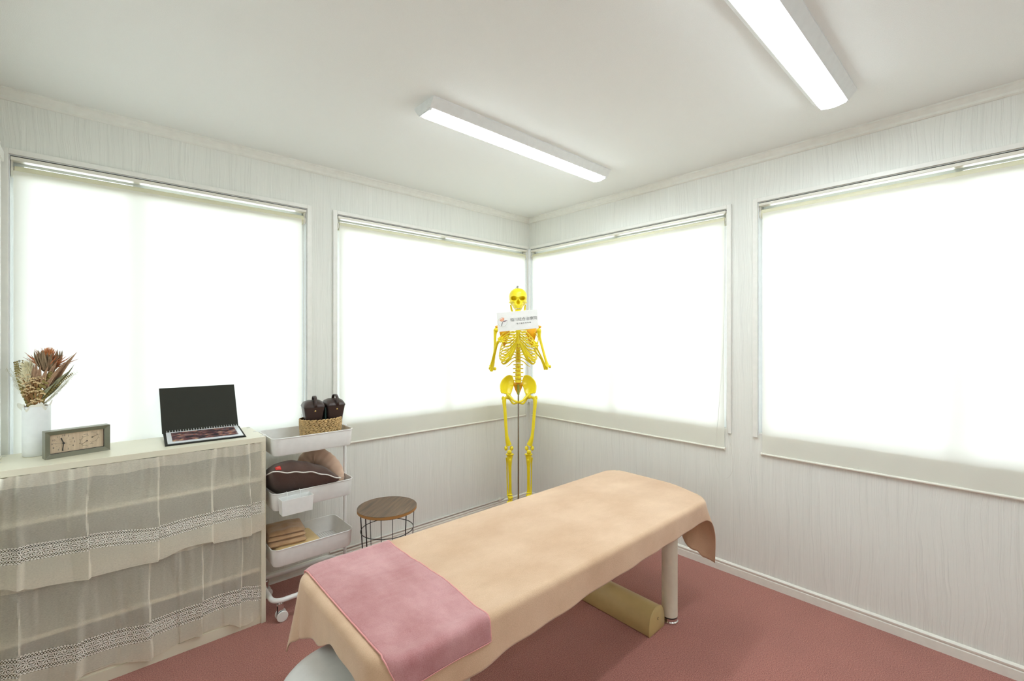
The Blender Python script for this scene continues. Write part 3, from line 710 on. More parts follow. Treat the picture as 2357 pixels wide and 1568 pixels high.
# protea: bracts round a spiky orange head
PH = B(0.035, 0.165, 0.0)
m = MB()
for k in range(26):
    a = 2*pi*k/26; rr = 0.026+0.006*(k % 2); base = PH+Vector((0, 0, -0.045)) + (AX*cos(a)+DX*sin(a))*0.014
    tip = PH+Vector((0, 0, 0.030+0.016*rnd.random())) + (AX*cos(a)+DX*sin(a))*(rr+0.012*rnd.random())
    leaf(m, base, tip, 0.017, 0.12, (AX*cos(a)+DX*sin(a)))
m.build('protea_bracts', 'bract', bq, smooth=True, solid=0.0006)
m = MB()
for k in range(120):
    a = rnd.random()*2*pi; q = rnd.random(); d = (AX*cos(a)+DX*sin(a))
    m.tube([PH+d*0.008*q+Vector((0, 0, -0.01)), PH+d*(0.020*q+0.004)+Vector((0, 0, 0.048-0.020*q*q+0.008*rnd.random()))], [0.0012, 0.0004], 4)
m.ell(PH+Vector((0, 0, 0.004)), 0.020, 0.020, 0.030, 14, 8)
m.build('protea_head', 'proteain', bq, smooth=True)
# spiky rust coloured bracts standing around
for mat, nm, cnt in (('protea', 'spiky_petals', 34), ('tip', 'dark_tips', 0)):
    if not cnt: continue
    m = MB()
    for k in range(cnt):
        t = k/(cnt-1); ang = radians(-52+118*t+rnd.uniform(-5, 5)); ln = rnd.uniform(0.070, 0.098)
        base = B(0.022+0.02*t, 0.135, rnd.uniform(-0.012, 0.014)); tip = base + AX*sin(ang)*ln*1.15 + Vector((0, 0, cos(ang)*ln*(0.95 if ang < 0.5 else 0.9))) + DX*rnd.uniform(-0.02, 0.025)
        mid = base.lerp(tip, 0.55)+DX*rnd.uniform(-0.004, 0.004)
        m.tube([base, mid, tip], [0.0011, rnd.uniform(0.0014, 0.0030), 0.0003], 5)
    m.build(nm, mat, bq, smooth=True)
# brown leaves right of the protea and long green ones
m = MB()
for (a0, h0, a1, h1, w, d) in ((0.015, 0.05, 0.012, 0.165, 0.024, 0.018), (0.02, 0.06, 0.030, 0.150, 0.026, 0.024), (0.03, 0.06, 0.075, 0.165, 0.020, 0.014), (0.04, 0.06, 0.095, 0.150, 0.020, 0.020),
                               (0.04, 0.07, 0.070, 0.185, 0.018, 0.0), (0.045, 0.08, 0.105, 0.165, 0.018, 0.010), (0.03, 0.06, 0.055, 0.145, 0.020, 0.028), (0.05, 0.07, 0.128, 0.196, 0.020, 0.0), (0.03, 0.05, 0.085, 0.125, 0.018, 0.026), (0.0, 0.06, -0.003, 0.15, 0.02, 0.010)):
    leaf(m, B(a0, h0, d*0.5), B(a1, h1, d), w, 0.10)
m.build('brown_leaves', 'bract2', bq, smooth=True, solid=0.0006)
m = MB()
for (a0, h0, a1, h1, w, d, c) in ((0.02, 0.03, 0.112, 0.128, 0.017, 0.012, 0.08), (0.02, 0.02, 0.100, 0.098, 0.015, 0.020, -0.1), (0.015, 0.02, 0.075, 0.085, 0.015, 0.026, 0.1), (0.03, 0.05, 0.118, 0.150, 0.009, 0.008, -0.25), (0.02, 0.03, 0.085, 0.115, 0.017, 0.004, 0.1), (-0.02, 0.05, -0.055, 0.150, 0.015, -0.015, 0.1), (-0.01, 0.05, -0.045, 0.158, 0.015, -0.02, 0.0)):
    leaf(m, B(a0, h0, d*0.5), B(a1, h1, d), w, c)
m.build('green_leaves', 'leafgreen', bq, smooth=True, solid=0.0006)
# cream pampas plume
m = MB()
for k in range(900):
    q = rnd.random(); base = B(-0.018+0.006*rnd.uniform(-1, 1), 0.060+0.085*q, 0.010); ang = radians(rnd.uniform(-62, 24)); ln = rnd.uniform(0.022, 0.050)*(1.05-0.35*q)
    tip = base+AX*sin(ang)*ln+Vector((0, 0, cos(ang)*ln))+DX*rnd.uniform(-0.012, 0.018)
    m.tube([base, base.lerp(tip, 0.6)+DX*0.002, tip], [0.0009, 0.0009, 0.0003], 3, caps=False)
m.build('pampas_plume', 'cream', bq, smooth=True)
# eucalyptus sprigs: toothed leaf pairs along a stem
def sprig(m, pts, n, w0, w1):
    path = spline(pts, n); m.tube(path, 0.0010, 5)
    for i, p in enumerate(path[1:]):
        t = i/(n-2); w = w0*(1-t)+w1*t; ax = (path[min(i+2, n-1)]-path[i]).normalized(); s = ax.cross(DX).normalized()
        for sg in (-1, 1):
            c = p+s*sg*w*0.55; m.ell(c, w*0.62, w*0.16, w*0.46, 8, 5, (s, DX, s.cross(DX)))
m = MB()
sprig(m, [B(-0.008, -0.005, 0.012), B(-0.030, 0.06, 0.014), B(-0.052, 0.115, 0.012), B(-0.064, 0.160, 0.006)], 18, 0.017, 0.008)
sprig(m, [B(-0.012, 0.0, 0.006), B(-0.040, 0.06, 0.008), B(-0.055, 0.118, 0.0), B(-0.050, 0.165, -0.004)], 15, 0.015, 0.005)
sprig(m, [B(0.006, 0.0, 0.016), B(0.045, 0.050, 0.018), B(0.085, 0.090, 0.014), B(0.118, 0.118, 0.010)], 22, 0.013, 0.004)
sprig(m, [B(0.006, 0.02, 0.020), B(0.030, 0.060, 0.028), B(0.050, 0.100, 0.026), B(0.062, 0.120, 0.022)], 10, 0.015, 0.010)
m.ell(B(0.004, 0.004, 0.02), 0.020, 0.010, 0.008)
m.build('eucalyptus', 'euca', bq, smooth=True)
# statice: cream tufts on brown stalks
heads = [(-0.042, 0.108, 0.018), (-0.030, 0.100, 0.024), (-0.016, 0.112, 0.020), (-0.005, 0.098, 0.026), (-0.020, 0.083, 0.028), (0.012, 0.100, 0.030), (0.026, 0.104, 0.028), (0.038, 0.100, 0.028), (0.004, 0.092, 0.030),
         (-0.006, 0.075, 0.032), (0.006, 0.068, 0.034), (0.030, 0.082, 0.032), (0.018, 0.086, 0.034), (-0.022, 0.055, 0.030), (-0.020, 0.042, 0.030), (0.014, 0.055, 0.036), (0.030, 0.056, 0.034), (0.034, 0.046, 0.032), (0.000, 0.052, 0.034), (-0.014, 0.062, 0.03), (0.012, 0.016, 0.030), (0.022, 0.024, 0.028), (-0.002, 0.010, 0.030), (0.006, 0.020, 0.032)]
m = MB(); m2 = MB()
for (a, h, d) in heads:
    tw_, hh_ = rnd.uniform(0.007, 0.012), rnd.uniform(-0.3, 0.3)
    for k in range(34):
        q = rnd.uniform(-1, 1); m.ell(B(a+q*tw_, h+q*tw_*hh_+0.0035*(1-q*q)+rnd.uniform(-0.0022, 0.0015), d*0.85+rnd.uniform(-0.005, 0.005)), 0.0021, 0.0021, 0.0020, 6, 4)
    for k in range(4): m2.tube([B(a*0.35, h-0.045, d*0.4), B(a+rnd.uniform(-0.006, 0.006), h-0.003, d*0.85)], [0.0012, 0.0026], 5)
m.build('statice_flowers', 'statice', bq, smooth=True); m2.build('statice_stalks', 'stem', bq, smooth=True)
# airy white mist sprays
m = MB()
for (sx, n, spread) in ((-1, 26, 0.10), (1, 22, 0.15)):
    for k in range(n):
        t = rnd.random(); p0 = B(sx*0.010, 0.0, 0.0); p1 = B(sx*(0.045+0.05*t*spread/0.10), 0.03+0.11*t*(0.85 if sx > 0 else 1.0), rnd.uniform(-0.012, 0.012))
        pth = spline([p0, p0.lerp(p1, 0.5)-Vector((0, 0, 0.006)), p1], 8); m.tube(pth, 0.00035, 3)
        for q in pth[3:]:
            for z in range(2): m.ell(q+Vector((rnd.uniform(-.004, .004), rnd.uniform(-.004, .004), rnd.uniform(-.004, .004))), 0.0010, 0.0010, 0.0010, 4, 3)
m.build('mist_sprays', 'mist', bq, smooth=True)
# berries on thin twigs, top left
m = MB()
for (a, h) in ((-0.074, 0.158), (-0.058, 0.164), (-0.064, 0.154)):
    m.tube([B(-0.062, 0.135), B(a, h)], 0.0007, 4); m.ell(B(a, h), 0.0036, 0.0036, 0.0040, 8, 6)
m.build('seed_berries', 'twig', bq, smooth=True)
# tissue wrap peeking from the vase
m = MB()
def wrap(i, j):
    a = 2*pi*i; r = 0.030+0.012*j*(1+0.5*sin(a*5)); s_ = 1+0.30*j*max(0, cos(a-2.6))**6
    return Vector((VC[0]+r*s_*cos(a)*0.98, VC[1]+r*s_*sin(a)*0.98, VT-0.04+j*(0.046+0.010*sin(a*4+1)+0.006*sin(a*9))))
m.grid(wrap, 60, 8); m.build('tissue_wrap', 'paper', bq, smooth=True, solid=0.0004)

# ================================================================ DESK CLOCK
cF = Vector((-2.889, -0.250, CZ)); cR = Vector((-2.699, -0.201, CZ)); ux = (cR-cF).normalized(); CW = 0.197; CH = 0.108; CD = 0.046
un = Vector((ux.y, -ux.x, 0)); ub = -un       # un points to the room
clk = thing('desk_clock', cF+ux*CW/2+ub*CD/2, 'grey-framed rectangular clock with thermometer and hygrometer dials on the cabinet', 'clock')
def K(a, h, d=0.0): return cF+ux*a+Vector((0, 0, h))-un*d     # d = depth behind the front plane
def rect(a0, a1, h0, h1, d): return [K(a0, h0, d), K(a1, h0, d), K(a1, h1, d), K(a0, h1, d)]
bw = 0.0165
MB().loft([rect(0, CW, 0, CH, CD), rect(0, CW, 0, CH, 0.0), rect(bw, CW-bw, bw, CH-bw, 0.012), rect(bw, CW-bw, bw, CH-bw, 0.020)], cap1=True).build('frame', 'clock', clk, bevel=0.0007)
MB().loft([rect(bw, CW-bw, bw, CH-bw, 0.0198), rect(bw, CW-bw, bw, CH-bw, 0.0185)]).build('face', 'clockface', clk)
MB().loft([rect(bw, CW-bw, bw, bw+0.0012, 0.0184), rect(bw, CW-bw, bw, bw+0.0012, 0.0130)]).build('inner_line', 'ink', clk)
MB().loft([rect(CW-bw-0.0012, CW-bw, bw, CH-bw, 0.0184), rect(CW-bw-0.0012, CW-bw, bw, CH-bw, 0.0130)]).build('inner_line', 'ink', clk)
FD = 0.0180
def bar2(m, a0, h0, a1, h1, w0, w1, d):
    v = Vector((a1-a0, h1-h0)); n = Vector((-v.y, v.x)).normalized()
    pts = [(a0+n.x*w0, h0+n.y*w0), (a0-n.x*w0, h0-n.y*w0), (a1-n.x*w1, h1-n.y*w1), (a1+n.x*w1, h1+n.y*w1)]
    m.loft([[K(a, h, d) for a, h in pts], [K(a, h, d-0.0006) for a, h in pts]])
def disc2(m, a, h, r, d, th=0.0006, seg=18):
    m.loft([[K(a+r*cos(2*pi*k/seg), h+r*sin(2*pi*k/seg), dd) for k in range(seg)] for dd in (d, d-th)])
c0 = (0.0555, CH/2)
def text_obj(s, size, origin, xdir, ydir, mat, name, parent, align='CENTER', ext=0.0002, space=1.0):
    cu = bpy.data.curves.new(name, 'FONT'); cu.body = s; cu.size = size; cu.align_x = align; cu.align_y = 'CENTER'; cu.extrude = ext; cu.space_character = space
    tmp = bpy.data.objects.new('tmp_text', cu); COL.objects.link(tmp)
    dg = bpy.context.evaluated_depsgraph_get(); me = bpy.data.meshes.new_from_object(tmp.evaluated_get(dg)); bpy.data.objects.remove(tmp)
    xd = Vector(xdir).normalized(); yd = Vector(ydir).normalized(); zd = xd.cross(yd)
    og = Vector(origin)
    me.transform(Matrix((( xd.x, yd.x, zd.x, 0), (xd.y, yd.y, zd.y, 0), (xd.z, yd.z, zd.z, 0), (0, 0, 0, 1))))
    me.materials.clear(); me.materials.append(M_[mat]); me.name = name
    o = bpy.data.objects.new(name, me); COL.objects.link(o); ORG[o.name] = og
    o.parent = parent; o.location = og-ORG[parent.name] if parent else og
    return o
for n_ in range(1, 13):
    a = pi/2-2*pi*n_/12; r_ = 0.0295
    ex = 0.0035 if n_ in (2, 3, 4, 8, 9, 10) else 0
    text_obj(str(n_), 0.0098, K(c0[0]+(r_+ex)*cos(a), c0[1]+(r_+0.0005)*sin(a), FD), ux, (0, 0, 1), 'inkgrey', 'numeral', clk)
m = MB()
for n_ in range(12):
    a = 2*pi*n_/12; bar2(m, c0[0]+0.0205*cos(a), c0[1]+0.0190*sin(a), c0[0]+0.0240*cos(a), c0[1]+0.0220*sin(a), 0.00028, 0.00028, FD+0.0002)
m.build('hour_marks', 'inkgrey', clk)
def hand(a1, L_, w0, w1, d, tail=0.0):
    m = MB(); bar2(m, c0[0]-tail*cos(a1), c0[1]-tail*sin(a1), c0[0]+L_*cos(a1), c0[1]+L_*sin(a1), w0, w1, d); return m
hand(radians(109), 0.0225, 0.0014, 0.0020, 0.0150).build('hour_hand', 'ink', clk)
hand(radians(-97), 0.0300, 0.0012, 0.0017, 0.0140).build('minute_hand', 'ink', clk)
hand(radians(173), 0.0310, 0.00035, 0.00035, 0.0130, 0.009).build('second_hand', 'inkgrey', clk)
m = MB(); disc2(m, c0[0], c0[1], 0.0036, 0.0165, 0.0038); m.build('hub', 'ink', clk)
for (ca, ch, r_, a0, a1, ha, name) in ((0.1265, CH/2-0.004, 0.0195, 75, 285, radians(215), 'hygrometer_dial'), (0.1430, CH/2+0.0085, 0.0195, -105, 105, radians(27), 'thermometer_dial')):
    m = MB(); n_ = 40
    for k in range(n_):
        q0 = radians(a0+(a1-a0)*k/n_); q1 = radians(a0+(a1-a0)*(k+1)/n_); bar2(m, ca+r_*cos(q0), ch+r_*sin(q0), ca+r_*cos(q1), ch+r_*sin(q1), 0.00016, 0.00016, FD+0.0002)
        if k % 4 == 0: bar2(m, ca+r_*cos(q0), ch+r_*sin(q0), ca+(r_+0.0016)*cos(q0), ch+(r_+0.0016)*sin(q0), 0.00022, 0.00022, FD+0.0002)
    dl = m.build(name, 'inkgrey', clk)
    for k, s_ in enumerate(('0', '20', '40', '60', '80', '100') if name[0] == 'h' else ('-10', '0', '10', '20', '30', '40')):
        q = radians(a0+12+(a1-a0-24)*k/5) if name[0] == 'h' else radians(a1-12-(a1-a0-24)*k/5)
        q = q if name[0] != 'h' else radians(a1-12-(a1-a0-24)*k/5)
        text_obj(s_, 0.0034, K(ca+(r_+0.0038)*cos(q), ch+(r_+0.0038)*sin(q), FD), ux, (0, 0, 1), 'inkgrey', 'scale_number', dl)
    m = MB(); bar2(m, ca, ch, ca+0.0200*cos(ha), ch+0.0200*sin(ha), 0.0006, 0.0004, 0.0155); disc2(m, ca, ch, 0.0022, 0.0170, 0.0020, 14); m.build('needle', 'ink', clk)
    sgn = 1 if name[0] == 'h' else -1
    m = MB(); bar2(m, ca-0.009+sgn*-0.001, ch+sgn*0.0275, ca+0.004, ch+sgn*0.0275, 0.0005, 0.0005, FD+0.0002); m.build('caption_line', 'inkgrey', clk)

# ================================================================ OPEN RING ALBUM
alb = thing('photo_album', (-2.365, -0.18, CZ), 'black ring-bound photo album standing open on the cabinet', 'album')
aF = Vector((-2.520, -0.290, CZ)); aR = Vector((-2.208, -0.306, CZ)); au = (aR-aF).normalized(); AW = 0.312
ad = Vector((-au.y, au.x, 0))
def A(a, d, h=0.0): return aF+au*a+ad*d+Vector((0, 0, h))
def slab(p, du, dv, dn, w, l, t):
    """box from corner p along three unit directions"""
    vs = [p, p+du*w, p+du*w+dv*l, p+dv*l]; return MB().loft([vs, [v+dn*t for v in vs]])
Zv = Vector((0, 0, 1)); tilt = (ad*0.205+Zv*0.020).normalized(); tn = au.cross(tilt)*1
if tn.z < 0: tn = -tn
slab(A(0, 0, 0.0005), au, tilt, tn, AW, 0.212, 0.0022).build('back_cover', 'album', alb, bevel=0.0004)
slab(A(0.004, 0.004, 0.0030), au, tilt, tn, AW-0.008, 0.200, 0.0030).build('black_pages', 'album', alb)
pg = slab(A(0.010, 0.012, 0.0064), au, tilt, tn, AW-0.020, 0.186, 0.0040).build('sleeve_pages', 'page', alb, bevel=0.0008)
slab(A(0.028, 0.032, 0.0124), au, tilt, tn, AW-0.056, 0.150, 0.0003).build('photo_print', 'print', alb)
tag_ = MB()
lw = []
hb = A(-0.004, 0.205, 0.022); cvd = (Zv*0.213+ad*0.070-au*0.010).normalized(); cn = au.cross(cvd)
slab(hb+au*0.0, au, cvd, cn, AW, 0.222, 0.0025).build('front_cover', 'album', alb, bevel=0.0006)
rings = MB()
for k in range(28):
    c = A(0.014+(AW-0.028)*k/27, 0.203, 0.026)
    rings.tube([c+ad*0.008*cos(t)+Zv*0.009*sin(t) for t in [2*pi*j/14 for j in range(14)]], 0.0009, 5, closed=True)
rings.build('binding_rings', 'wire', alb, smooth=True)

# ================================================================ TROLLEY
TX0, TX1, TY0, TY1 = -2.117, -1.714, -0.402, -0.118
TCX, TCY, TW, TD = (TX0+TX1)/2, (TY0+TY1)/2, TX1-TX0, TY1-TY0
tr = thing('utility_trolley', (TCX, TCY, 0), 'white three-tier metal trolley on castors, right of the curtained cabinet', 'trolley')
def tray(ztop, h, perf):
    zb = ztop-h; t = 0.0018
    lo = [rrect(TCX, TCY, TW-0.022, TD-0.022, 0.030, 6, zb), rrect(TCX, TCY, TW-0.014, TD-0.014, 0.034, 6, zb+0.008), rrect(TCX, TCY, TW-0.004, TD-0.004, 0.036, 6, ztop-0.004), rrect(TCX, TCY, TW-0.004, TD-0.004, 0.036, 6, ztop)]
    li = [rrect(TCX, TCY, TW-0.008, TD-0.008, 0.034, 6, ztop), rrect(TCX, TCY, TW-0.018, TD-0.018, 0.032, 6, zb+0.010), rrect(TCX, TCY, TW-0.024, TD-0.024, 0.029, 6, zb+0.003)]
    tw = MB().loft(lo+li, cap0=False, cap1=False).build('tray', 'steel_white', tr, smooth=True, angle=60)
    m = MB(); m.ngon(rrect(TCX, TCY, TW-0.022, TD-0.022, 0.030, 6, zb+0.0015)); m.build('tray_floor', 'perf', tw)
    m = MB(); m.tube(rrect(TCX, TCY, TW-0.003, TD-0.003, 0.036, 6, ztop), 0.0028, 8, closed=True); m.build('rim', 'steel_white', tw, smooth=True)
TZ = (0.885, 0.618, 0.345)
for z in TZ: tray(z, 0.085, True)
for x in (TX0+0.004, TX1-0.004):
    sx = -1 if x < TCX else 1
    px_ = x-sx*0.0
    m = MB().cyl((x+sx*0.0085, TCY, 0.115), (x+sx*0.0085, TCY, 0.888), 0.0085, 16); m.build('upright_pole', 'steel_white', tr, smooth=True)
    for z in TZ: MB().cyl((x+sx*0.0085, TCY, z-0.03), (x+sx*0.0085, TCY, z+0.004), 0.0105, 16).build('pole_collar', 'steel_white', tr, smooth=True)
loop = rrect(TCX, TCY, TW-0.008, TD-0.005, 0.045, 8, 0.100)
MB().tube(loop, 0.0115, 14, closed=True).build('base_tube', 'steel_white', tr, smooth=True)
for x in (TX0-0.004, TX1+0.004): MB().cyl((x, TCY, 0.092), (x, TCY, 0.125), 0.012, 14).build('base_joint', 'steel_white', tr, smooth=True)
for (x, y) in ((TX0+0.035, TY0+0.008), (TX1-0.03, TY0+0.008), (TX0+0.035, TY1-0.008), (TX1-0.03, TY1-0.008)):
    cs = MB().cyl((x, y, 0.088), (x, y, 0.095), 0.012, 16).cyl((x, y, 0.078), (x, y, 0.088), 0.016, 16).box(x-0.012, x+0.012, y-0.010, y-0.0075, 0.020, 0.080).box(x-0.012, x+0.012, y+0.0075, y+0.010, 0.020, 0.080).cyl((x-0.004, y-0.013, 0.026), (x-0.004, y+0.013, 0.026), 0.006, 12).build('castor', 'chrome', tr, smooth=True, angle=35)
    # twin wheels, axle turned towards the room
    for d_ in (-1, 1):
        m = MB().cyl((x+0.006, y+d_*0.0115, 0.026), (x+0.006, y+d_*0.0200, 0.026), 0.0255, 28); m.build('wheel', 'wheel', cs, smooth=True, bevel=0.002, angle=35)
# hook-on bin at the front of the middle tray
bn = thing('hanging_bin', (-2.015, TY0-0.035, 0.53), 'small white rectangular bin hooked over the front rim of the middle tray', 'bin')
bx0, bx1, by0, by1 = -2.095, -1.950, TY0-0.066, TY0-0.006; bz0, bz1 = 0.528, 0.603
def bl(o_, z, s_): return [Vector(p) for p in ((bx0+o_+s_, by0+o_+s_, z), (bx1-o_-s_, by0+o_+s_, z), (bx1-o_-s_, by1-o_-s_*0.3, z), (bx0+o_+s_, by1-o_-s_*0.3, z))]
MB().loft([bl(0, bz0, 0.004), bl(0, bz1, 0), bl(0.002, bz1, 0), bl(0.002, bz0+0.003, 0.004)]).build('bin_body', 'steel_white', bn, bevel=0.0006)
for x in (-2.055, -1.995):
    MB().tube([(x, by1-0.001, bz1-0.02), (x, by1-0.001, bz1+0.014), (x, by1+0.003, bz1+0.0185), (x, TY0+0.003, bz1+0.0190), (x, TY0+0.008, bz1+0.014), (x, TY0+0.008, bz1+0.002)], 0.0020, 8).build('hook', 'steel_white', bn, smooth=True)

# ================================================================ BASKET WITH TWO LEATHER CASES
BC = Vector((-1.844, -0.268, 0.8035)); BA, BBr, BH = 0.113, 0.092, 0.143
bk = thing('woven_basket', BC, 'oval braided straw basket in the top tray of the trolley', 'basket')
def bo(a, z, g=0.0):
    s_ = 0.92+0.08*min(1, z/BH*1.3); return Vector((BC.x+(BA*s_-g)*cos(a), BC.y+(BBr*s_-g)*sin(a), BC.z+z))
m = MB().loft([[bo(2*pi*k/40, z, 0.008) for k in range(40)] for z in (0.0, BH*0.5, BH-0.004)]+[[bo(2*pi*k/40, z, 0.012) for k in range(40)] for z in (BH-0.004, 0.006)]); m.build('lining', 'wickerdark', bk, smooth=True)
m = MB(); rows = 8; rh = BH/rows
for r_ in range(rows):
    z = (r_+0.5)*rh; n_ = 34
    for k in range(n_):
        a = 2*pi*(k+0.35*r_+rnd.uniform(-.08, .08))/n_; p = bo(a, z, 0.006); q = bo(a+0.01, z, 0.006); t = (q-p).normalized(); nrm = t.cross(Zv)
        for sg in (1, -1):
            ax = (t*cos(0.36)+Zv*sg*sin(0.36)).normalized()
            m.ell(p+Zv*sg*rh*0.25+t*0.001*sg, 0.0125*rnd.uniform(0.9, 1.1), 0.0042, 0.0047*rnd.uniform(0.9, 1.1), 7, 5, (ax, nrm, ax.cross(nrm)))
m.build('braided_wall', 'wicker', bk, smooth=True)
def leather_case(cx, cy, zb, w, d, h, yaw, label):
    root = thing('leather_case', (cx, cy, zb), label, 'leather case', 'leather cases in the basket')
    X = Vector((cos(yaw), sin(yaw), 0)); Y = Vector((-sin(yaw), cos(yaw), 0)); C_ = Vector((cx, cy, zb))
    def sec(sw, sd, z, r=0.012, dy=0.0): return [C_+X*p.x+Y*(p.y+dy)+Zv*z for p in rrect(0, 0, w*sw, d*sd, min(r, w*sw/2.2, d*sd/2.2), 6)]
    hb_ = h*0.86
    MB().loft([sec(0.62, 0.60, 0), sec(0.70, 0.70, h*0.30), sec(0.82, 0.82, h*0.60), sec(1.0, 1.0, hb_)]).build('body', 'leather', root, smooth=True)
    MB().loft([sec(1.02, 1.02, hb_, 0.012), sec(1.02, 1.02, hb_+0.003, 0.012), sec(0.97, 0.90, h*0.915, 0.018), sec(0.86, 0.70, h*0.965, 0.024), sec(0.60, 0.38, h*0.995, 0.018), sec(0.30, 0.15, h, 0.008)]).build('lid', 'leather', root, smooth=True)
    m = MB(); R_ = 0.021
    pth = [C_+X*0.006+Y*(-d*0.515)+Zv*(hb_-0.002), C_+X*0.006+Y*(-d*0.50)+Zv*(h*0.95)]
    for k in range(9):
        a = pi*k/8; pth.append(C_+X*0.006+Y*(-d*0.13-d*0.34*cos(a))+Zv*(h*0.975+R_*sin(a)*1.35))
    pth.append(C_+X*0.006+Y*(d*0.22)+Zv*(h*0.94))
    m = MB(); wv = 0.0075
    for i, off in enumerate((0,)):
        a_ = [p-X*wv for p in pth]; b_ = [p+X*wv for p in pth]
        n_ = len(pth); m.add(a_+b_, [(k, k+1, n_+k+1, n_+k) for k in range(n_-1)])
    m.build('handle_strap', 'leather', root, smooth=True, solid=0.0035)
    MB().ell(C_+X*0.004+Y*(-d*0.485)+Zv*(hb_-0.020), 0.0050, 0.0030, 0.0050, 12, 8).build('snap_button', 'brass', root, smooth=True)
    m = MB().loft([sec(1.022, 1.022, hb_-0.0015, 0.012), sec(1.022, 1.022, hb_+0.0005, 0.012)]); m.build('seam', 'ink', root, smooth=True)
    return root
leather_case(-1.8850, -0.262, 0.8105, 0.102, 0.122, 0.232, radians(-10), 'left dark brown leather case with a top handle, upright in the straw basket')
leather_case(-1.7760, -0.262, 0.8105, 0.098, 0.118, 0.232, radians(-4), 'right dark brown leather case with a top handle, upright in the straw basket')
m = MB().loft([[Vector((-1.831+p.x, -0.262+p.y, z)) for p in rrect(0, 0, 0.009, 0.080, 0.004, 3)] for z in (0.812, 1.000)]); o = m.build('green_gap_slab', 'green', smooth=True)
tag(o, 'flat dark green slab in the gap between the two leather cases', 'pouch')  # dark green slab set in the gap between the cases

# ================================================================ CUSHIONS ON THE MIDDLE TRAY
def pillow(cx, cy, cz, w, d, th, fn_seam, droop):
    top, bot = [], []
    def z_s(u, v): return fn_seam(u, v)
    def prof(u, v): return (max(0, 1-abs(u)**2.6)*max(0, 1-abs(v)**2.6))**0.55
    def P1(i, j, s_):
        u = 2*i-1; v = 2*j-1; k = 1-0.10*(1-abs(u))*0 
        px = cx+u*w/2*(1-0.06*(1-v*v)*0-0.05*abs(v)**0*0); py = cy+v*d/2*(1-0.05*(1-abs(u)))
        wr = 0.010*noise.noise(Vector((u*1.6, v*1.6, 4.0)))+0.003*noise.noise(Vector((u*5, v*5, 1.0)))
        z_ = max(TZ[1]-0.081, cz+z_s(u, v)+s_*th/2*prof(u, v)*((0.95-0.25*u) if s_ > 0 else droop)+wr*prof(u, v))
        if z_ < TZ[1]+0.006: py = max(py, TY0+0.011); px = min(max(px, TX0+0.012), TX1-0.012)
        return Vector((px, py, z_))
    return P1
bp_ = thing('brown_cushion', (-1.955, -0.27, 0.55), 'dark brown cushion with white piping and a red label stuffed in the middle tray', 'cushion')
seam = lambda u, v: (0.062-0.047*u-0.008*u*u+0.004*sin(u*4+1)+0.0025*sin(u*13))*(1-v)/2+(-0.005-0.01*u)*(1+v)/2
PF = pillow(-1.962, -0.297, 0.640, 0.325, 0.26, 0.135, seam, 1.62)
m = MB(); m.grid(lambda i, j: PF(i, j, 1), 46, 34); m.grid(lambda i, j: PF(i, j, -1), 46, 34); m.build('cushion_body', 'brownpillow', bp_, smooth=True, weld=True, angle=80)
edge = [PF(i/30, 0, 1) for i in range(31)]+[PF(1, j/20, 1) for j in range(1, 21)]+[PF(1-i/30, 1, 1) for i in range(1, 31)]+[PF(0, 1-j/20, 1) for j in range(1, 20)]
MB().tube(edge, 0.0030, 8, closed=True).build('piping', 'piping', bp_, smooth=True)
m = MB(); m.grid(lambda i, j: PF(0.045+0.075*i, 0.005+0.075*j, 1)+Zv*0.0022, 8, 8); lb = m.build('label', 'red', bp_, smooth=True, solid=0.0008)
m = MB()
def LP(i, j): return PF(0.045+0.075*i, 0.005+0.075*j, 1)+Zv*0.0032
m.tube([LP(x/14*0.62+0.2, 0.52+0.10*sin(x*1.9)) for x in range(15)], 0.0006, 4); m.tube([LP(x/10*0.55+0.25, 0.33+0.03*sin(x*2.3)) for x in range(11)], 0.0004, 4)
m.build('script_print', 'redprint', lb, smooth=True)
nb = thing('neck_pillow', (-1.80, -0.2, 0.55), 'pinkish beige velour neck pillow arching behind the brown cushion', 'pillow')
pp = spline([(-1.925, -0.165, 0.640), (-1.895, -0.172, 0.700), (-1.848, -0.185, 0.722), (-1.800, -0.215, 0.690), (-1.766, -0.245, 0.648), (-1.752, -0.275, 0.600), (-1.752, -0.290, 0.575)], 40)
rr_ = [r_*(1+0.05*sin(i*2.1)) for i, r_ in enumerate(lerp_list([0.022, 0.040, 0.050, 0.050, 0.044, 0.034, 0.022], 40))]
MB().tube(pp, rr_, 22).build('pillow_body', 'beigepillow', nb, smooth=True, sub=1)

# ================================================================ TOWELS ON THE BOTTOM TRAY
def folded(name, cx, cy, z0, w, d, layers, yaw, mat, label, cat, taper=0.0, seed=1):
    """a folded cloth: stacked layers joined by a rounded fold at the front"""
    m = MB(); X = Vector((cos(yaw), sin(yaw), 0)); Y = Vector((-sin(yaw), cos(yaw), 0)); z = z0; R = random.Random(seed)
    for (i, t) in enumerate(layers):
        ww = w*(1-taper*i)*(1+R.uniform(-.015, .015)); dd = d*(1-taper*i)*(1+R.uniform(-.02, .02)); C_ = Vector((cx, cy, 0))+X*R.uniform(-.003, .003)+Y*R.uniform(-.003, .003)
        def g(i_, j_, top):
            u = 2*i_-1; v = 2*j_-1; e = (max(0, 1-abs(u)**7)*max(0, 1-abs(v)**7))**0.5
            zz = z+t/2+(t/2*e if top else -t/2*e)+0.0060*noise.noise(Vector((u*2, v*2, i+seed)))*(1 if top else 0.2)*e
            return C_+X*u*ww/2+Y*v*dd/2+Zv*zz
        m.grid(lambda i_, j_: g(i_, j_, True), 22, 22); m.grid(lambda i_, j_: g(i_, j_, False), 22, 22); z += t*0.93
    o = m.build(name, mat, smooth=True, weld=True, angle=70); return tag(o, label, cat)
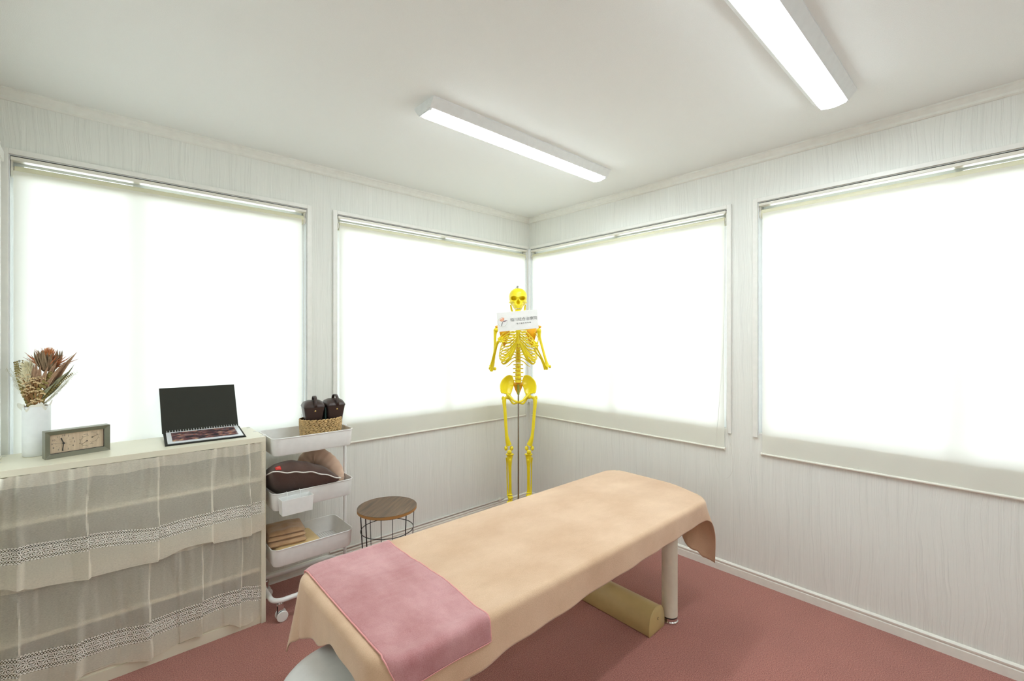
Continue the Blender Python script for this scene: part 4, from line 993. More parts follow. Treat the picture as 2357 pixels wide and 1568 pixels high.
folded('folded_towel', -1.984, -0.260, 0.2625, 0.244, 0.228, [0.070], 0, 'towelyellow', 'yellow terry towel lying folded in the bottom tray under the beige cloths', 'towel')
folded('folded_blanket', -2.022, -0.250, 0.3290, 0.180, 0.185, [0.030, 0.026, 0.024], radians(-7), 'towelbrown', 'beige folded fleece cloths stacked on the yellow towel in the bottom tray', 'blanket', 0.03)

# ================================================================ ROUND WIRE STOOL
SC = Vector((-1.558, -0.470, 0)); SZ = 0.448
st = thing('side_stool', SC, 'round walnut-topped stool with a thin black wire frame between trolley and bed', 'stool')
MB().lathe([(0.158, SZ-0.016), (0.159, SZ-0.015), (0.159, SZ-0.0015)], SC, 72).build('edge_band', 'edge', st, smooth=True, angle=40)
MB().lathe([(0.1585, SZ-0.0014), (0.1585, SZ)], SC, 72).build('wood_top', 'walnut', st, smooth=True, angle=40)
def ring(r, z, t): return MB().tube([SC+Vector((r*cos(2*pi*k/64), r*sin(2*pi*k/64), z)) for k in range(64)], t, 8, closed=True)
ring(0.146, SZ-0.019, 0.003).build('wire_ring', 'blackwire', st, smooth=True)
ring(0.140, 0.325, 0.0022).build('wire_ring', 'blackwire', st, smooth=True)
ring(0.132, 0.185, 0.0022).build('wire_ring', 'blackwire', st, smooth=True)
ring(0.124, 0.003, 0.003).build('wire_ring', 'blackwire', st, smooth=True)
for k in range(8):
    a = YAW*-1+radians(6)+2*pi*k/8+(0.10 if k % 2 else -0.05)
    thick = 0.0032 if k in (4, 5) else 0.0019
    MB().tube([SC+Vector((0.146*cos(a), 0.146*sin(a), SZ-0.019)), SC+Vector((0.124*cos(a), 0.124*sin(a), 0.003))], thick, 8).build('leg_wire', 'blackwire', st, smooth=True)

# ================================================================ MASSAGE BED
BX0, BX1, BY0, BY1, ZT = -2.245, -0.405, -1.785, -1.138, 0.580
bed = thing('massage_bed', ((BX0+BX1)/2, (BY0+BY1)/2, 0), 'padded massage bed on round beige legs under the peach blanket', 'bed')
def warp(x, y):   # the far edge of the pad runs in slightly towards the room side
    q = min(1, max(0, (-1.50-y)/0.285)); return x-0.075*q*q*(3-2*q)*min(1, max(0, (x+1.1)/0.6))
CT = ZT-0.018
pad = MB().loft([rrect((BX0+BX1)/2, (BY0+BY1)/2, BX1-BX0-0.03, BY1-BY0-0.03, 0.075, 6, CT-0.062), rrect((BX0+BX1)/2, (BY0+BY1)/2, BX1-BX0-0.014, BY1-BY0-0.02, 0.078, 6, CT-0.05),
           rrect((BX0+BX1)/2, (BY0+BY1)/2, BX1-BX0-0.016, BY1-BY0-0.026, 0.078, 6, CT-0.016), rrect((BX0+BX1)/2, (BY0+BY1)/2, BX1-BX0-0.05, BY1-BY0-0.06, 0.065, 6, CT)])
pad.v = [(warp(x, y), y, z) for x, y, z in pad.v]
pad.build('padded_top', 'vinyl', bed, smooth=True)
MB().box(BX0+0.05, BX1-0.05, BY0+0.06, BY1-0.06, CT-0.092, CT-0.0625).build('wood_frame', 'cab', bed)
LEGX = (-0.677, BX0+0.31); LEGY = (-1.665, BY1-0.12)
for x in LEGX:
    for y in LEGY:
        lg = MB().cyl((x, y, 0.030), (x, y, CT-0.092), 0.0375, 32).build('leg', 'leg', bed, smooth=True, bevel=0.001)
        MB().cyl((x, y, 0.024), (x, y, 0.030), 0.0355, 32).build('rubber_ring', 'rubber', lg, smooth=True, angle=40)
        MB().lathe([(0.040, 0.0), (0.040, 0.008), (0.036, 0.012), (0.036, 0.024)], (x, y), 36).build('chrome_foot', 'chrome', lg, smooth=True, angle=35)

CR = 0.018
# cloth draped over the bed: s runs along the bed, t across it
def drape(s, t, R, zt, off=0.0, seed=0.0, wr=1.0):
    RC = 0.075
    ix0, ix1, iy0, iy1 = BX0+CR+RC, BX1-CR-RC, BY0+CR+RC, BY1-CR-RC
    qx = min(max(s, ix0), ix1); qy = min(max(t, iy0), iy1); dx = s-qx; dy = t-qy; dist = hypot(dx, dy); rho = dist-RC
    lo = 0.0035*noise.noise(Vector((s*3.1, t*4.2, seed)))+0.0016*noise.noise(Vector((s*9, t*14, seed+2)))
    if rho <= 0:
        ez = min(s-(BX0+CR), (BX1-CR)-s, t-(BY0+CR), (BY1-CR)-t, -rho); k = max(0, min(1, ez/0.05))
        rise = 0.005/(1+math.exp(-(s+1.74)*40))-0.005
        return Vector((warp(s, t), t, zt+off+wr*lo*k+rise*k))
    d = Vector((dx/dist, dy/dist)); a = rho/R; cx = qx+d.x*RC; cy = qy+d.y*RC
    if a < pi/2: out = R*sin(a); drop = R*(1-cos(a))
    else: out = R; drop = R+(rho-R*pi/2)
    h = max(0.0, drop-R*0.6); sin2 = abs(2*d.x*d.y)
    along = cx*1.0+cy*1.3
    if d.x > 0.3: out += d.x*max(0, h-0.05)*0.20*sin((cy+1.785)*2*pi/0.20+0.4)
    out += off + h*0.03 + wr*h*0.06*noise.noise(Vector((along*5.0+d.x*2, seed, d.y*1.5)))+wr*h*0.02*sin(along*34+seed)
    if sin2 > 0: out += h*0.20*sin2**1.5; drop -= h*0.03*sin2
    return Vector((warp(cx+d.x*out, cy+d.y*out), cy+d.y*out, zt-drop+off*max(0, 1-drop/R)))
far_d = lambda y: interp([-1.84, -1.82, -1.77, -1.70, -1.60, -1.45, -1.13], [0.20, 0.32, 0.33, 0.30, 0.255, 0.20, 0.17], y)
near_d = lambda y: interp([-1.80, -1.62, -1.50, -1.38, -1.17], [0.105, 0.080, 0.075, 0.125, 0.195], y)
front_d = lambda x: interp([-2.25, -1.99, -1.80, -1.40, -0.87, -0.56], [0.145, 0.134, 0.119, 0.104, 0.094, 0.088], x)
back_d = lambda x: interp([-2.25, -2.0, -1.0, -0.56], [0.135, 0.12, 0.12, 0.12], x)
ARC = CR*pi/2-CR
def piece(i, n0, n1, n2, a_lo, x0, x1, a_hi):
    if i < n0: return x0-a_lo*(1-i/n0)
    if i <= n0+n1: return x0+(x1-x0)*(i-n0)/n1
    return x1+a_hi*(i-n0-n1)/n2
def blanket():
    m = MB(); n0, n1, n2 = 26, 110, 30; k0, k1, k2 = 22, 46, 22
    NU = n0+n1+n2; NV = k0+k1+k2
    ix0, ix1, iy0, iy1 = BX0+CR, BX1-CR, BY0+CR, BY1-CR
    def f(i, j):
        I = round(i*NU); J = round(j*NV)
        y_ = iy0+(iy1-iy0)*min(max((J-k0)/k1, 0), 1); x_ = ix0+(ix1-ix0)*min(max((I-n0)/n1, 0), 1)
        s = piece(I, n0, n1, n2, near_d(y_)+ARC, ix0, ix1, far_d(y_)+ARC)
        t = piece(J, k0, k1, k2, front_d(x_)+ARC, iy0, iy1, back_d(x_)+ARC)
        return drape(s, t, CR, ZT, 0.0, 1.0)
    m.grid(f, NU, NV); return m
bl_ = blanket().build('peach_blanket', 'peachcloth', smooth=True, solid=0.0035, angle=180)
tag(bl_, 'peach velour blanket spread over the whole massage bed and hanging over its edges', 'blanket')
# pink towel across the near end
def pk_l(t): return interp([-1.80, -1.5, -1.115], [-2.214, -2.214, -2.212], t)
def pk_r(t): return interp([-1.80, -1.5, -1.13], [-1.912, -1.893, -1.899], t)
PT0, PT1 = BY0+CR-(0.066+ARC), BY1-CR+(0.075+ARC)
def pk(i, j, off=0.0045):
    t = PT0+(PT1-PT0)*j; s = pk_l(t)*(1-i)+pk_r(t)*i
    if j < 0.06: s += 0.006*sin(i*pi)*0
    p = drape(s, t, CR, ZT, off, 1.0)
    iy0 = BY0+CR
    e = 0.0016*sin(t*150+s*20)*max(0, 1-abs((t+1.70)/0.06))*0
    p.z += 0.0012*noise.noise(Vector((s*16, t*70, 2.0)))+0.002*max(0, noise.noise(Vector((s*9, t*9, 8.0))))
    return p
tw = thing('pink_towel', (-2.03, -1.46, ZT), 'dusty pink velour towel laid across the near end of the bed', 'towel')
MB().grid(pk, 50, 110).build('towel_cloth', 'pinkcloth', tw, smooth=True, solid=0.0030, angle=180)
ed = [pk(i/40, 0) for i in range(41)]+[pk(1, j/90) for j in range(1, 91)]+[pk(1-i/40, 1) for i in range(1, 41)]+[pk(0, 1-j/90) for j in range(1, 90)]
MB().tube([p+Vector((0, 0, 0.0010)) for p in ed], 0.0021, 6, closed=True).build('overlock_edge', 'pinkedge', tw, smooth=True)

# bolster under the bed
bo0 = Vector((-0.870, -1.672, 0.0)); bdir = Vector((0.02, 1.0, 0)).normalized(); bxd = Vector((1, 0.02, 0)).normalized(); BLW, BLH, BLL = 0.140, 0.118, 0.60
bol = thing('bolster', bo0+bxd*BLW/2, 'olive beige half-round vinyl bolster lying on the carpet under the bed', 'bolster')
prof = [(0.004, 0.0), (0.0, 0.006), (-0.001, 0.045), (0.006, 0.074)]
for k in range(9): a = pi*0.86-pi*0.72*k/8; prof.append((BLW/2+0.064*cos(a), 0.062+0.056*sin(a)))
prof += [(BLW-0.006, 0.074), (BLW+0.001, 0.045), (BLW, 0.006), (BLW-0.004, 0.0)]
def bsec(d, k): return [bo0+bdir*d+bxd*(BLW/2+(a-BLW/2)*k)+Zv*(BLH*0.45*(1-k)+h*k if h > 0.001 else 0.0 if k > 0.95 else 0.002) for a, h in prof]
MB().loft([bsec(0.0, 0.93), bsec(0.003, 0.985), bsec(0.009, 1.0), bsec(BLL-0.009, 1.0), bsec(BLL-0.003, 0.985), bsec(BLL, 0.93)]).build('bolster_body', 'olive', bol, smooth=True, angle=60)
MB().tube([p-bdir*0.000 for p in bsec(0.004, 0.992)], 0.0022, 6, closed=True).build('piping', 'olive', bol, smooth=True)
MB().tube([bo0+bxd*0.075+Zv*0.060-bdir*0.001+bxd*0.005*cos(a)+Zv*0.006*sin(a) for a in [radians(40+28*k) for k in range(10)]], 0.0009, 5).build('zip_pull', 'ink', bol, smooth=True)

# round stool tucked under the near end
SS = Vector((-2.222, -1.548, 0)); SR = 0.178; SH = 0.447
sg_ = thing('rolling_stool', SS, 'pale grey round padded stool pushed against the near end of the bed', 'stool')
prof = [(SR*0.90, SH-0.062), (SR*0.985, SH-0.050), (SR, SH-0.034), (SR*0.985, SH-0.018), (SR*0.93, SH-0.007), (SR*0.80, SH-0.001), (SR*0.5, SH+0.002), (SR*0.02, SH+0.003)]
MB().lathe(prof, SS, 64).build('padded_seat', 'seatvinyl', sg_, smooth=True, angle=80)
MB().cyl((SS.x, SS.y, 0.10), (SS.x, SS.y, SH-0.062), 0.022, 20).build('gas_column', 'chrome', sg_, smooth=True)
for k in range(5):
    a = 2*pi*k/5+0.3; e = SS+Vector((0.22*cos(a), 0.22*sin(a), 0.062))
    lg = MB().tube([SS+Vector((0, 0, 0.115)), SS+Vector((0.11*cos(a), 0.11*sin(a), 0.095)), e], [0.018, 0.015, 0.011], 10).build('base_leg', 'chrome', sg_, smooth=True)
    MB().cyl(e-Vector((0, 0, 0.038))+Vector((-sin(a), cos(a), 0))*0.011, e-Vector((0, 0, 0.038))-Vector((-sin(a), cos(a), 0))*0.011, 0.024, 20).build('castor', 'rubber', lg, smooth=True, angle=40)

# painted conduit clipped above the back baseboard
cd = thing('conduit', (-0.9, -0.012, 0.075), 'thin white cable conduit clipped along the back wall above the baseboard', 'conduit')
MB().tube([(-1.70, -0.0075, 0.0735), (-0.30, -0.0075, 0.0735)], 0.0065, 10).build('pipe', 'pipe', cd, smooth=True)
MB().box(-0.352, -0.332, -0.018, -0.0005, 0.066, 0.084).build('clip', 'plastic', cd, bevel=0.002)

# ================================================================ SKELETON MODEL
D0 = 3.24; MPX = D0/FPX
def W(px, py, dd=0.0):
    """a point of the skeleton: px, py read off the photo, at its real distance D0 (+dd behind)"""
    return CAM + RT*((px-1178.5)/FPX*D0) + FW*(D0+dd) + Vector((0, 0, (HY-py)/FPX*D0))
foot = W(1193, 1150); foot.z = 0
sk = thing('skeleton_model', foot, 'life-size bright yellow plastic skeleton on a steel stand in the room corner', 'skeleton')
AXS = (RT, FW, Vector((0, 0, 1)))
def bone(name, chains, ells=(), parent=None, mat='bone', seg=10, n=None, label=None):
    m = MB()
    for pts, rad in chains:
        k = n or max(8, 4*len(pts)); P_ = spline([W(*p) for p in pts], k) if len(pts) > 2 else [W(*pts[0]).lerp(W(*pts[1]), i/(k-1)) for i in range(k)]
        m.tube(P_, lerp_list(rad, k), seg)
    for (p, a, b_, c) in ells: m.ell(W(*p), a, b_, c, 14, 9, AXS)
    return m.build(name, mat, parent or sk, smooth=True, label=label)
# skull: stacked sections, then sockets and nose pressed in
def skull():
    m = MB(); cx, cy = 1192.3, 686.0; NZ, NA = 110, 150
    zs = [-21.2+46.2*(k/NZ) for k in range(NZ+1)]
    def hw(z):
        if z <= -3: return 20.6*sqrt(max(0, 1-((z+3)/18.6)**2))**0.9
        return interp([-3, 4, 8, 11, 14, 18, 22, 25.1], [20.6, 20.2, 19.2, 19.6, 17.6, 13.6, 11.0, 9.4], z)
    def fy(z):   # towards the viewer
        if z < -3: return 24*sqrt(max(0, 1-((z+3)/18.8)**2))**0.8
        return interp([-3, 1, 5, 12, 18, 25], [24.5, 26.0, 24.5, 24.5, 26.5, 25.0], z)
    def by(z):
        if z < -3: return 30*sqrt(max(0, 1-((z+3)/18.8)**2))
        return interp([-3, 6, 14, 18, 25], [30, 28, 12, 4, -4], z)
    for z in zs:
        for k in range(NA):
            a = 2*pi*k/NA; ca, sa = cos(a), sin(a)
            ex = 0.85 if z > -4 and sa < 0 else 1.0
            x = hw(z)*math.copysign(abs(ca)**ex, ca); y = (by(z) if sa > 0 else fy(z))*math.copysign(abs(sa)**(0.9), sa)
            if sa < 0:
                for ex_ in (-9.9, 9.3):
                    q = ((x-ex_)/5.3)**2+((z-4.1+0.10*abs(x))/4.2)**2
                    y += 15.0*math.exp(-(q**2.6))
                q = ((x)/(1.6+0.25*max(0, z-6)))**2+((z-11.8)/5.4)**2; y += 10.0*math.exp(-(q**2.4))
                y -= 2.2*math.exp(-((z+1.6)/1.8)**2)*(1 if abs(x) < 17 else 0)*math.exp(-((abs(x)-9)/7)**2)
                y -= 1.6*math.exp(-((z-9.5)/2.2)**2-((abs(x)-14)/4)**2)
                y += 5.0*math.exp(-((z-16)/4)**2-((abs(x)-13.5)/3)**2)
            m.v.append(tuple(CAM+RT*((cx+x-1178.5)*MPX)+FW*(D0-0.012+y*MPX)+Vector((0, 0, (HY-cy-z)*MPX))))
    for i in range(NZ):
        for k in range(NA): l = (k+1) % NA; m.f.append((i*NA+k, i*NA+l, (i+1)*NA+l, (i+1)*NA+k))
    m.f.append(tuple(range(NA))); m.f.append(tuple(NZ*NA+k for k in range(NA)))
    return m
so = skull().build('skull', 'bone', sk, smooth=True, angle=180)
bone('cheek_arches', [([(1180, 697, -.065), (1174, 696.5, -.045), (1172, 697, -.005), (1173, 697, .02)], [.004, .0035, .003, .004]), ([(1204.6, 697, -.065), (1210.6, 696.5, -.045), (1212.6, 697, -.005), (1211.6, 697, .02)], [.004, .0035, .003, .004])], parent=so)
bone('upper_teeth', [], [((1184.8+2.15*k, 710.6, -.078+.0012*(k-3.5)**2), .0036, .005, .0050) for k in range(8)], parent=so)
mb = bone('jaw', [([(1175.5, 702, .0), (1176.5, 708, -.002), (1178.5, 716, -.012), (1184, 724, -.06), (1192.3, 727, -.085), (1200.6, 724, -.06), (1207, 716, -.012), (1208.5, 708, -.002), (1209.5, 702, .0)], [.005, .0072, .0072, .008, .010, .008, .0072, .0072, .005])], n=40)
bone('lower_teeth', [], [((1185.5+1.95*k, 713.6, -.076+.0012*(k-3.5)**2), .0032, .005, .0050) for k in range(8)]+[((1192.3, 719, -.062), .026, .022, .016)], parent=mb)
# spine
def vertebra(py, rad, hh, tp, sp, dd, disc):
    m = MB(); c = W(1192.8, py, dd)
    m.cyl(c-Zv*hh*0.5, c+Zv*hh*0.5, rad, 18); m.cyl(c-Zv*hh*0.5, c-Zv*hh*0.38, rad*1.10, 18); m.cyl(c+Zv*hh*0.38, c+Zv*hh*0.5, rad*1.10, 18)
    m.tube([c+FW*rad-RT*tp, c+FW*rad*0.9-RT*tp*0.4+Zv*0.001, c+FW*rad*0.9+RT*tp*0.4+Zv*0.001, c+FW*rad+RT*tp], [.0035, .0045, .0045, .0035], 8)
    m.tube([c+FW*rad*0.8, c+FW*(rad+sp)-Zv*sp*0.4], [.006, .0035], 8)
    for s_ in (-1, 1): m.ell(c+FW*rad+RT*s_*rad*0.9-Zv*hh*0.5, .005, .005, .008, 8, 6)
    v = m.build('vertebra', 'bone', sk, smooth=True, angle=50)
    if disc: MB().cyl(c-Zv*(hh*0.5+disc), c-Zv*hh*0.5, rad*0.97, 16).build('disc', 'bonedeep', v, smooth=True, angle=50)
for k in range(7): vertebra(716+5.6*k, .0095, .013, .020, .018, .022, .003)
for k in range(12): vertebra(757.5+6.75*k, .0115+.0004*k, .0165, .020, .030, .030+.012*sin(pi*k/11), .004)
for k in range(5): vertebra(840.6+9.0*k, .0175+.0006*k, .0225, .038-.002*abs(k-1.5), .026, .024-.004*k, .005)
sa = MB()
def srow(py, hw_, dd, th): return [W(1192.8+hw_*cos(a), py, dd+th*sin(a)) for a in [2*pi*k/20 for k in range(20)]]
sa.loft([srow(883, 11.5, .030, .022), srow(888, 11, .040, .020), srow(894, 9, .052, .014), srow(900, 7, .058, .010), srow(905, 4.5, .055, .007), srow(910, 2, .045, .004)]).build('sacrum', 'bonedeep', sk, smooth=True, angle=180, label='orange tinted sacrum')
# sternum and ribs
st_ = MB()
def sr(py, hw_, dd): return [W(1193.0+hw_*cos(a), py, dd+.0045*sin(a)) for a in [2*pi*k/16 for k in range(16)]]
st_.loft([sr(758.5, 3.0, -.060), sr(760, 5.2, -.061), sr(765, 4.6, -.067), sr(774, 3.2, -.075), sr(776, 3.6, -.077), sr(784, 3.3, -.084), sr(790, 3.8, -.088), sr(793, 3.0, -.089)]).build('sternum', 'bone', sk, smooth=True, angle=180)
bone('xiphoid', [([(1193, 791, -.088), (1193, 800, -.086)], [.006, .005])], [((1193, 797, -.086), .012, .004, .011)])
latx = [19, 27, 33, 37, 40, 42, 43, 43.5, 43, 41]; laty = [6, 10, 12, 14, 15, 16, 16, 15, 13, 10]
fx = [13, 18, 21, 23, 25, 27, 30, 33, 36, 37]; fyo = [5, 8, 10, 11, 13, 14, 14, 12, 9, 6]
ends = [(4.6, 763), (3.8, 768.5), (3.3, 774), (3.4, 779), (3.6, 784), (3.8, 788), (4.5, 792), (9, 800), (16, 813), (23, 825)]
for i in range(10):
    for s_ in (-1, 1):
        ys = 757.5+6.75*i; X_ = lambda q: 1192.8+s_*q
        k = i/9; yl = ys+laty[i]; yf = yl+fyo[i]*0.55
        pts = [(X_(3), ys, .045), (X_(latx[i]*0.55), ys-1.0, .083+.01*sin(pi*k)), (X_(latx[i]*0.92), ys+laty[i]*0.45, .055), (X_(latx[i]), yl, -.002), (X_(latx[i]*0.90), yl+fyo[i]*0.45, -.045), (X_(fx[i]), yf, -.068+.0*k), (X_((fx[i]+ends[i][0])/2), (yf+ends[i][1])/2+1.0, -.080), (X_(ends[i][0]), ends[i][1], -.082)]
        m = MB(); P_ = spline([W(*p) for p in pts], 34); m.tube(P_, lerp_list([.0045, .0040, .0038, .0038, .0042, .0050, .0050, .0045], 34), 8); m.build('rib', 'bone', sk, smooth=True)
for (ys, xe, ye) in ((828, 27, 838), (836, 24, 846)):
    for s_ in (-1, 1): bone('rib', [([(1192.8+s_*4, ys-6, .04), (1192.8+s_*13, ys-2, .07), (1192.8+s_*xe*0.8, ye-6, .055), (1192.8+s_*(xe+3), ye-1, .02)], [.0042, .0038, .0034, .002])])
for s_ in (-1, 1):   # broad cartilage arch
    bone('costal_cartilage', [([(1192.8+s_*4, 790, -.084), (1192.8+s_*8, 800, -.083), (1192.8+s_*15, 815, -.077), (1192.8+s_*23, 829, -.066), (1192.8+s_*33, 837, -.045), (1192.8+s_*39, 833, -.02)], [.0075, .0105, .0115, .0100, .0065, .0045]),
                              ([(1192.8+s_*5, 789, -.080), (1192.8+s_*14, 802, -.078), (1192.8+s_*21, 818, -.070)], [.006, .009, .008])])
    bone('clavicle', [([(1192.8+s_*4, 759.5, -.062), (1192.8+s_*16, 758.5, -.068), (1192.8+s_*30, 755.5, -.030), (1192.8+s_*45, 753.5, .005)], [.0068, .005, .005, .0075])])
    m = MB()
    tri = [(1192.8+s_*44, 762, .030), (1192.8+s_*40, 754, .045), (1192.8+s_*22, 757, .085), (1192.8+s_*19, 766, .095), (1192.8+s_*28, 790, .080), (1192.8+s_*33, 797, .070), (1192.8+s_*39, 780, .045)]
    P0 = W(1192.8+s_*33, 770, .062); outp = spline([W(*p) for p in tri+[tri[0]]], 40)[:-1]
    n_ = len(outp); base = len(m.v); m.add([P0]+outp, [(0, 1+k, 1+(k+1) % n_) for k in range(n_)])
    m.build('scapula', 'bonedeep', sk, smooth=True, solid=0.005, angle=180)
    bone('scapula_spine', [([(1192.8+s_*22, 760, .092), (1192.8+s_*36, 755, .060), (1192.8+s_*48, 751, .022)], [.004, .005, .008])], [((1192.8+s_*49.5, 752.5, .010), .013, .020, .010)], mat='bonedeep')
# arms
bone('humerus', [([(1141, 760, .0), (1139.5, 772, .0), (1139, 800, -.01), (1136.5, 830, -.02), (1133.5, 846, -.028)], [.017, .0105, .0085, .0095, .013])], [((1141.5, 760.0, .0), .017, .019, .017), ((1128.5, 847.5, -.03), .011, .011, .011), ((1139.5, 848.5, -.03), .011, .011, .012), ((1134, 850, -.03), .012, .010, .009)])
bone('humerus', [([(1240.6, 763, .0), (1242, 776, .0), (1248, 800, -.01), (1256, 830, -.02), (1261, 845, -.028)], [.017, .0105, .0085, .0095, .013])], [((1240.5, 761, .0), .017, .019, .017), ((1257.5, 848, -.03), .011, .010, .010), ((1265, 843.5, -.03), .009, .010, .012)])
bone('ulna', [([(1131.5, 853, -.035), (1133, 845, -.045), (1139, 820, -.07), (1145.5, 795, -.110), (1149, 788, -.128)], [.012, .010, .0055, .0045, .006])])
bone('radius', [([(1128.5, 843, -.05), (1131, 838, -.055), (1136, 820, -.08), (1143, 796, -.118), (1147.5, 785.5, -.132)], [.009, .006, .0055, .006, .0095])])
bone('ulna', [([(1254, 849, -.035), (1252, 843, -.045), (1243.5, 825, -.075), (1231, 809, -.115), (1228.5, 801, -.128)], [.011, .009, .0055, .0045, .006])])
bone('radius', [([(1259, 845, -.045), (1253, 838, -.055), (1244, 820, -.085), (1235.5, 805, -.12), (1233, 799, -.132)], [.009, .006, .0055, .006, .0095])])
def hand_bones(wr, carp, fingers, thumb):
    m = MB()
    for (x, y) in carp: m.ell(W(x, y, wr), .0085, .0075, .0078, 10, 7)
    for f in fingers+[thumb]:
        P_ = [W(x, y, wr-.004*i) for i, (x, y) in enumerate(f)]
        for i in range(len(P_)-1):
            r_ = .0040-.0005*i; a, b_ = P_[i], P_[i+1]
            m.tube([a.lerp(b_, .03), a.lerp(b_, .25), a.lerp(b_, .75), a.lerp(b_, .97)], [r_*1.35, r_*0.85, r_*0.8, r_*1.2], 8)
    return m.build('hand', 'bone', sk, smooth=True)
hand_bones(-.135, [(1150, 784), (1153, 786), (1153, 781), (1156, 784), (1156, 779), (1152, 777.5), (1158, 787), (1149, 780)],
           [[(1157, 777), (1168, 769.5), (1177, 767), (1184, 766), (1189, 765.3)], [(1158, 780), (1170, 774.5), (1180, 772), (1187, 771), (1192, 770)], [(1159, 783), (1171, 779), (1180, 776.5), (1187, 775.5), (1192.5, 773.5)], [(1159, 787), (1170, 784), (1178, 781.5), (1184, 780), (1189, 777.5)]],
           [(1153, 776), (1159, 769), (1164, 765.5), (1169, 763.5)])
hand_bones(-.135, [(1232, 799), (1229, 797), (1232, 794), (1228, 793), (1234, 790), (1231, 789), (1226, 796), (1235, 795)],
           [[(1230, 788), (1223, 778), (1215, 770), (1209, 765), (1204, 762)], [(1228, 790), (1219, 782), (1210, 774.5), (1204, 770), (1199, 767.5)], [(1226, 793), (1216, 786.5), (1207, 780.5), (1202, 777.5), (1198, 775)], [(1224, 797), (1215, 791), (1208, 785.5), (1203, 782), (1199.5, 779)]],
           [(1235, 789), (1237, 781), (1233.5, 773), (1228.5, 765.5)])
# pelvis
def hip(s_):
    X_ = lambda q: 1192.8+s_*q
    root_ = MB()
    outer = spline([W(X_(13), 868, .045), W(X_(21), 866, .045), W(X_(30), 870, .032), W(X_(38), 879, .008), W(X_(40.5), 889, -.012), W(X_(39), 900, -.030), W(X_(36), 904, -.032)], 36)
    inner = spline([W(X_(9), 881, .048), W(X_(11), 888, .040), W(X_(13.5), 893, .026), W(X_(15.5), 900, .006), W(X_(18), 906, -.006), W(X_(22), 908, -.010), W(X_(28), 906, -.016)], 36)
    def g(i, j):
        k = i*35; a = int(min(k, 34)); t = k-a; o_ = outer[a].lerp(outer[a+1], t); n_ = inner[a].lerp(inner[a+1], t); p = n_.lerp(o_, j)
        return p + FW*(0.016*sin(pi*j)*sin(pi*min(1, i*1.05)))
    root_.grid(g, 36, 14)
    h = root_.build('hip_bone', 'bone', sk, smooth=True, solid=0.007, angle=180)
    m = MB(); m.tube(outer, .0050, 8); m.tube(inner, .0048, 8)
    m.tube(spline([W(X_(27), 905, -.014), W(X_(23), 909, -.012), W(X_(17), 914, -.026), W(X_(10), 920.5, -.044), W(X_(1.5), 923.5, -.052)], 20), lerp_list([.005, .014, .009, .0065, .009], 20), 10)
    m.tube(spline([W(X_(23), 911, .0), W(X_(18), 921, .012), W(X_(12), 928.5, -.004), W(X_(5), 927, -.034), W(X_(1.5), 924.5, -.048)], 20), lerp_list([.011, .008, .008, .006, .006], 20), 10)
    m.ell(W(X_(22.5), 910, -.004), .016, .018, .016, 14, 10)
    m.build('hip_rim', 'bone', h, smooth=True)
hip(-1); hip(1)
# legs
def leg(s_, tx, hx, hy, mx, kx, tibx, ankx, anky, fx_):
    bone('femur', [([(hx, hy, -.004), (hx+s_*6, hy+2, .0), (tx, hy+8, .0), (mx, 950, -.01), ((mx+kx)/2+s_*1.0, 1000, -.018), (kx, 1024, -.012)], [.013, .010, .0155, .0115, .0115, .021])],
         [((hx, hy, -.004), .017, .017, .017), ((tx+s_*2.5, hy+3.5, .004), .011, .013, .016), ((kx-6.3, 1031.5, -.006), .0135, .022, .017), ((kx+6.3, 1031.5, -.006), .0135, .022, .017)])
    bone('patella', [], [((kx-s_*0-1.5*s_, 1038, -.038), .0165, .009, .0165)])
    bone('tibia', [([(tibx, 1049, -.006), (tibx, 1056, -.008), (tibx, 1075, -.008), ((tibx+ankx)/2, 1100, -.002), (ankx, anky-4, .004), (ankx, anky+1, .004)], [.024, .0185, .0125, .0105, .011, .0175])],
         [((tibx, 1046, -.002), .030, .022, .010), ((tibx-1*s_, 1058, -.024), .009, .008, .014)])
    bone('fibula', [([(fx_, 1055, .016), (fx_-s_*.3, 1070, .018), (fx_-s_*.5, 1100, .020), (ankx+s_*6.0, anky-6, .012), (ankx+s_*5.5, anky+5, .008)], [.009, .0045, .0042, .0055, .008])])
    m = MB(); A0 = W(ankx, anky+9, .0)
    m.ell(W(ankx, anky+7, .0), .020, .026, .013, 14, 9, AXS); m.ell(A0+FW*0.045-Zv*0.028, .018, .034, .018, 14, 9, AXS)
    for k in range(5):
        o_ = (k-2)*0.014; a = A0-FW*0.025-Zv*0.018+RT*o_*0.6; e = A0-FW*(0.105-0.006*abs(k-1.5))-Zv*0.045+RT*o_*1.2
        m.tube([a, a.lerp(e, .3), e], [.008, .0045, .006], 8); t_ = e-FW*(0.045-0.004*k)-Zv*0.006; m.tube([e, e.lerp(t_, .5), t_], [.0055, .0035, .005], 8)
    m.build('foot', 'bone', sk, smooth=True)
leg(-1, 1160.5, 1170.5, 914, 1162.8, 1171.2, 1173.5, 1174.5, 1138, 1166.5)
leg(1, 1231.5, 1218.5, 913, 1229.6, 1218.6, 1216.5, 1216.5, 1134, 1224.0)
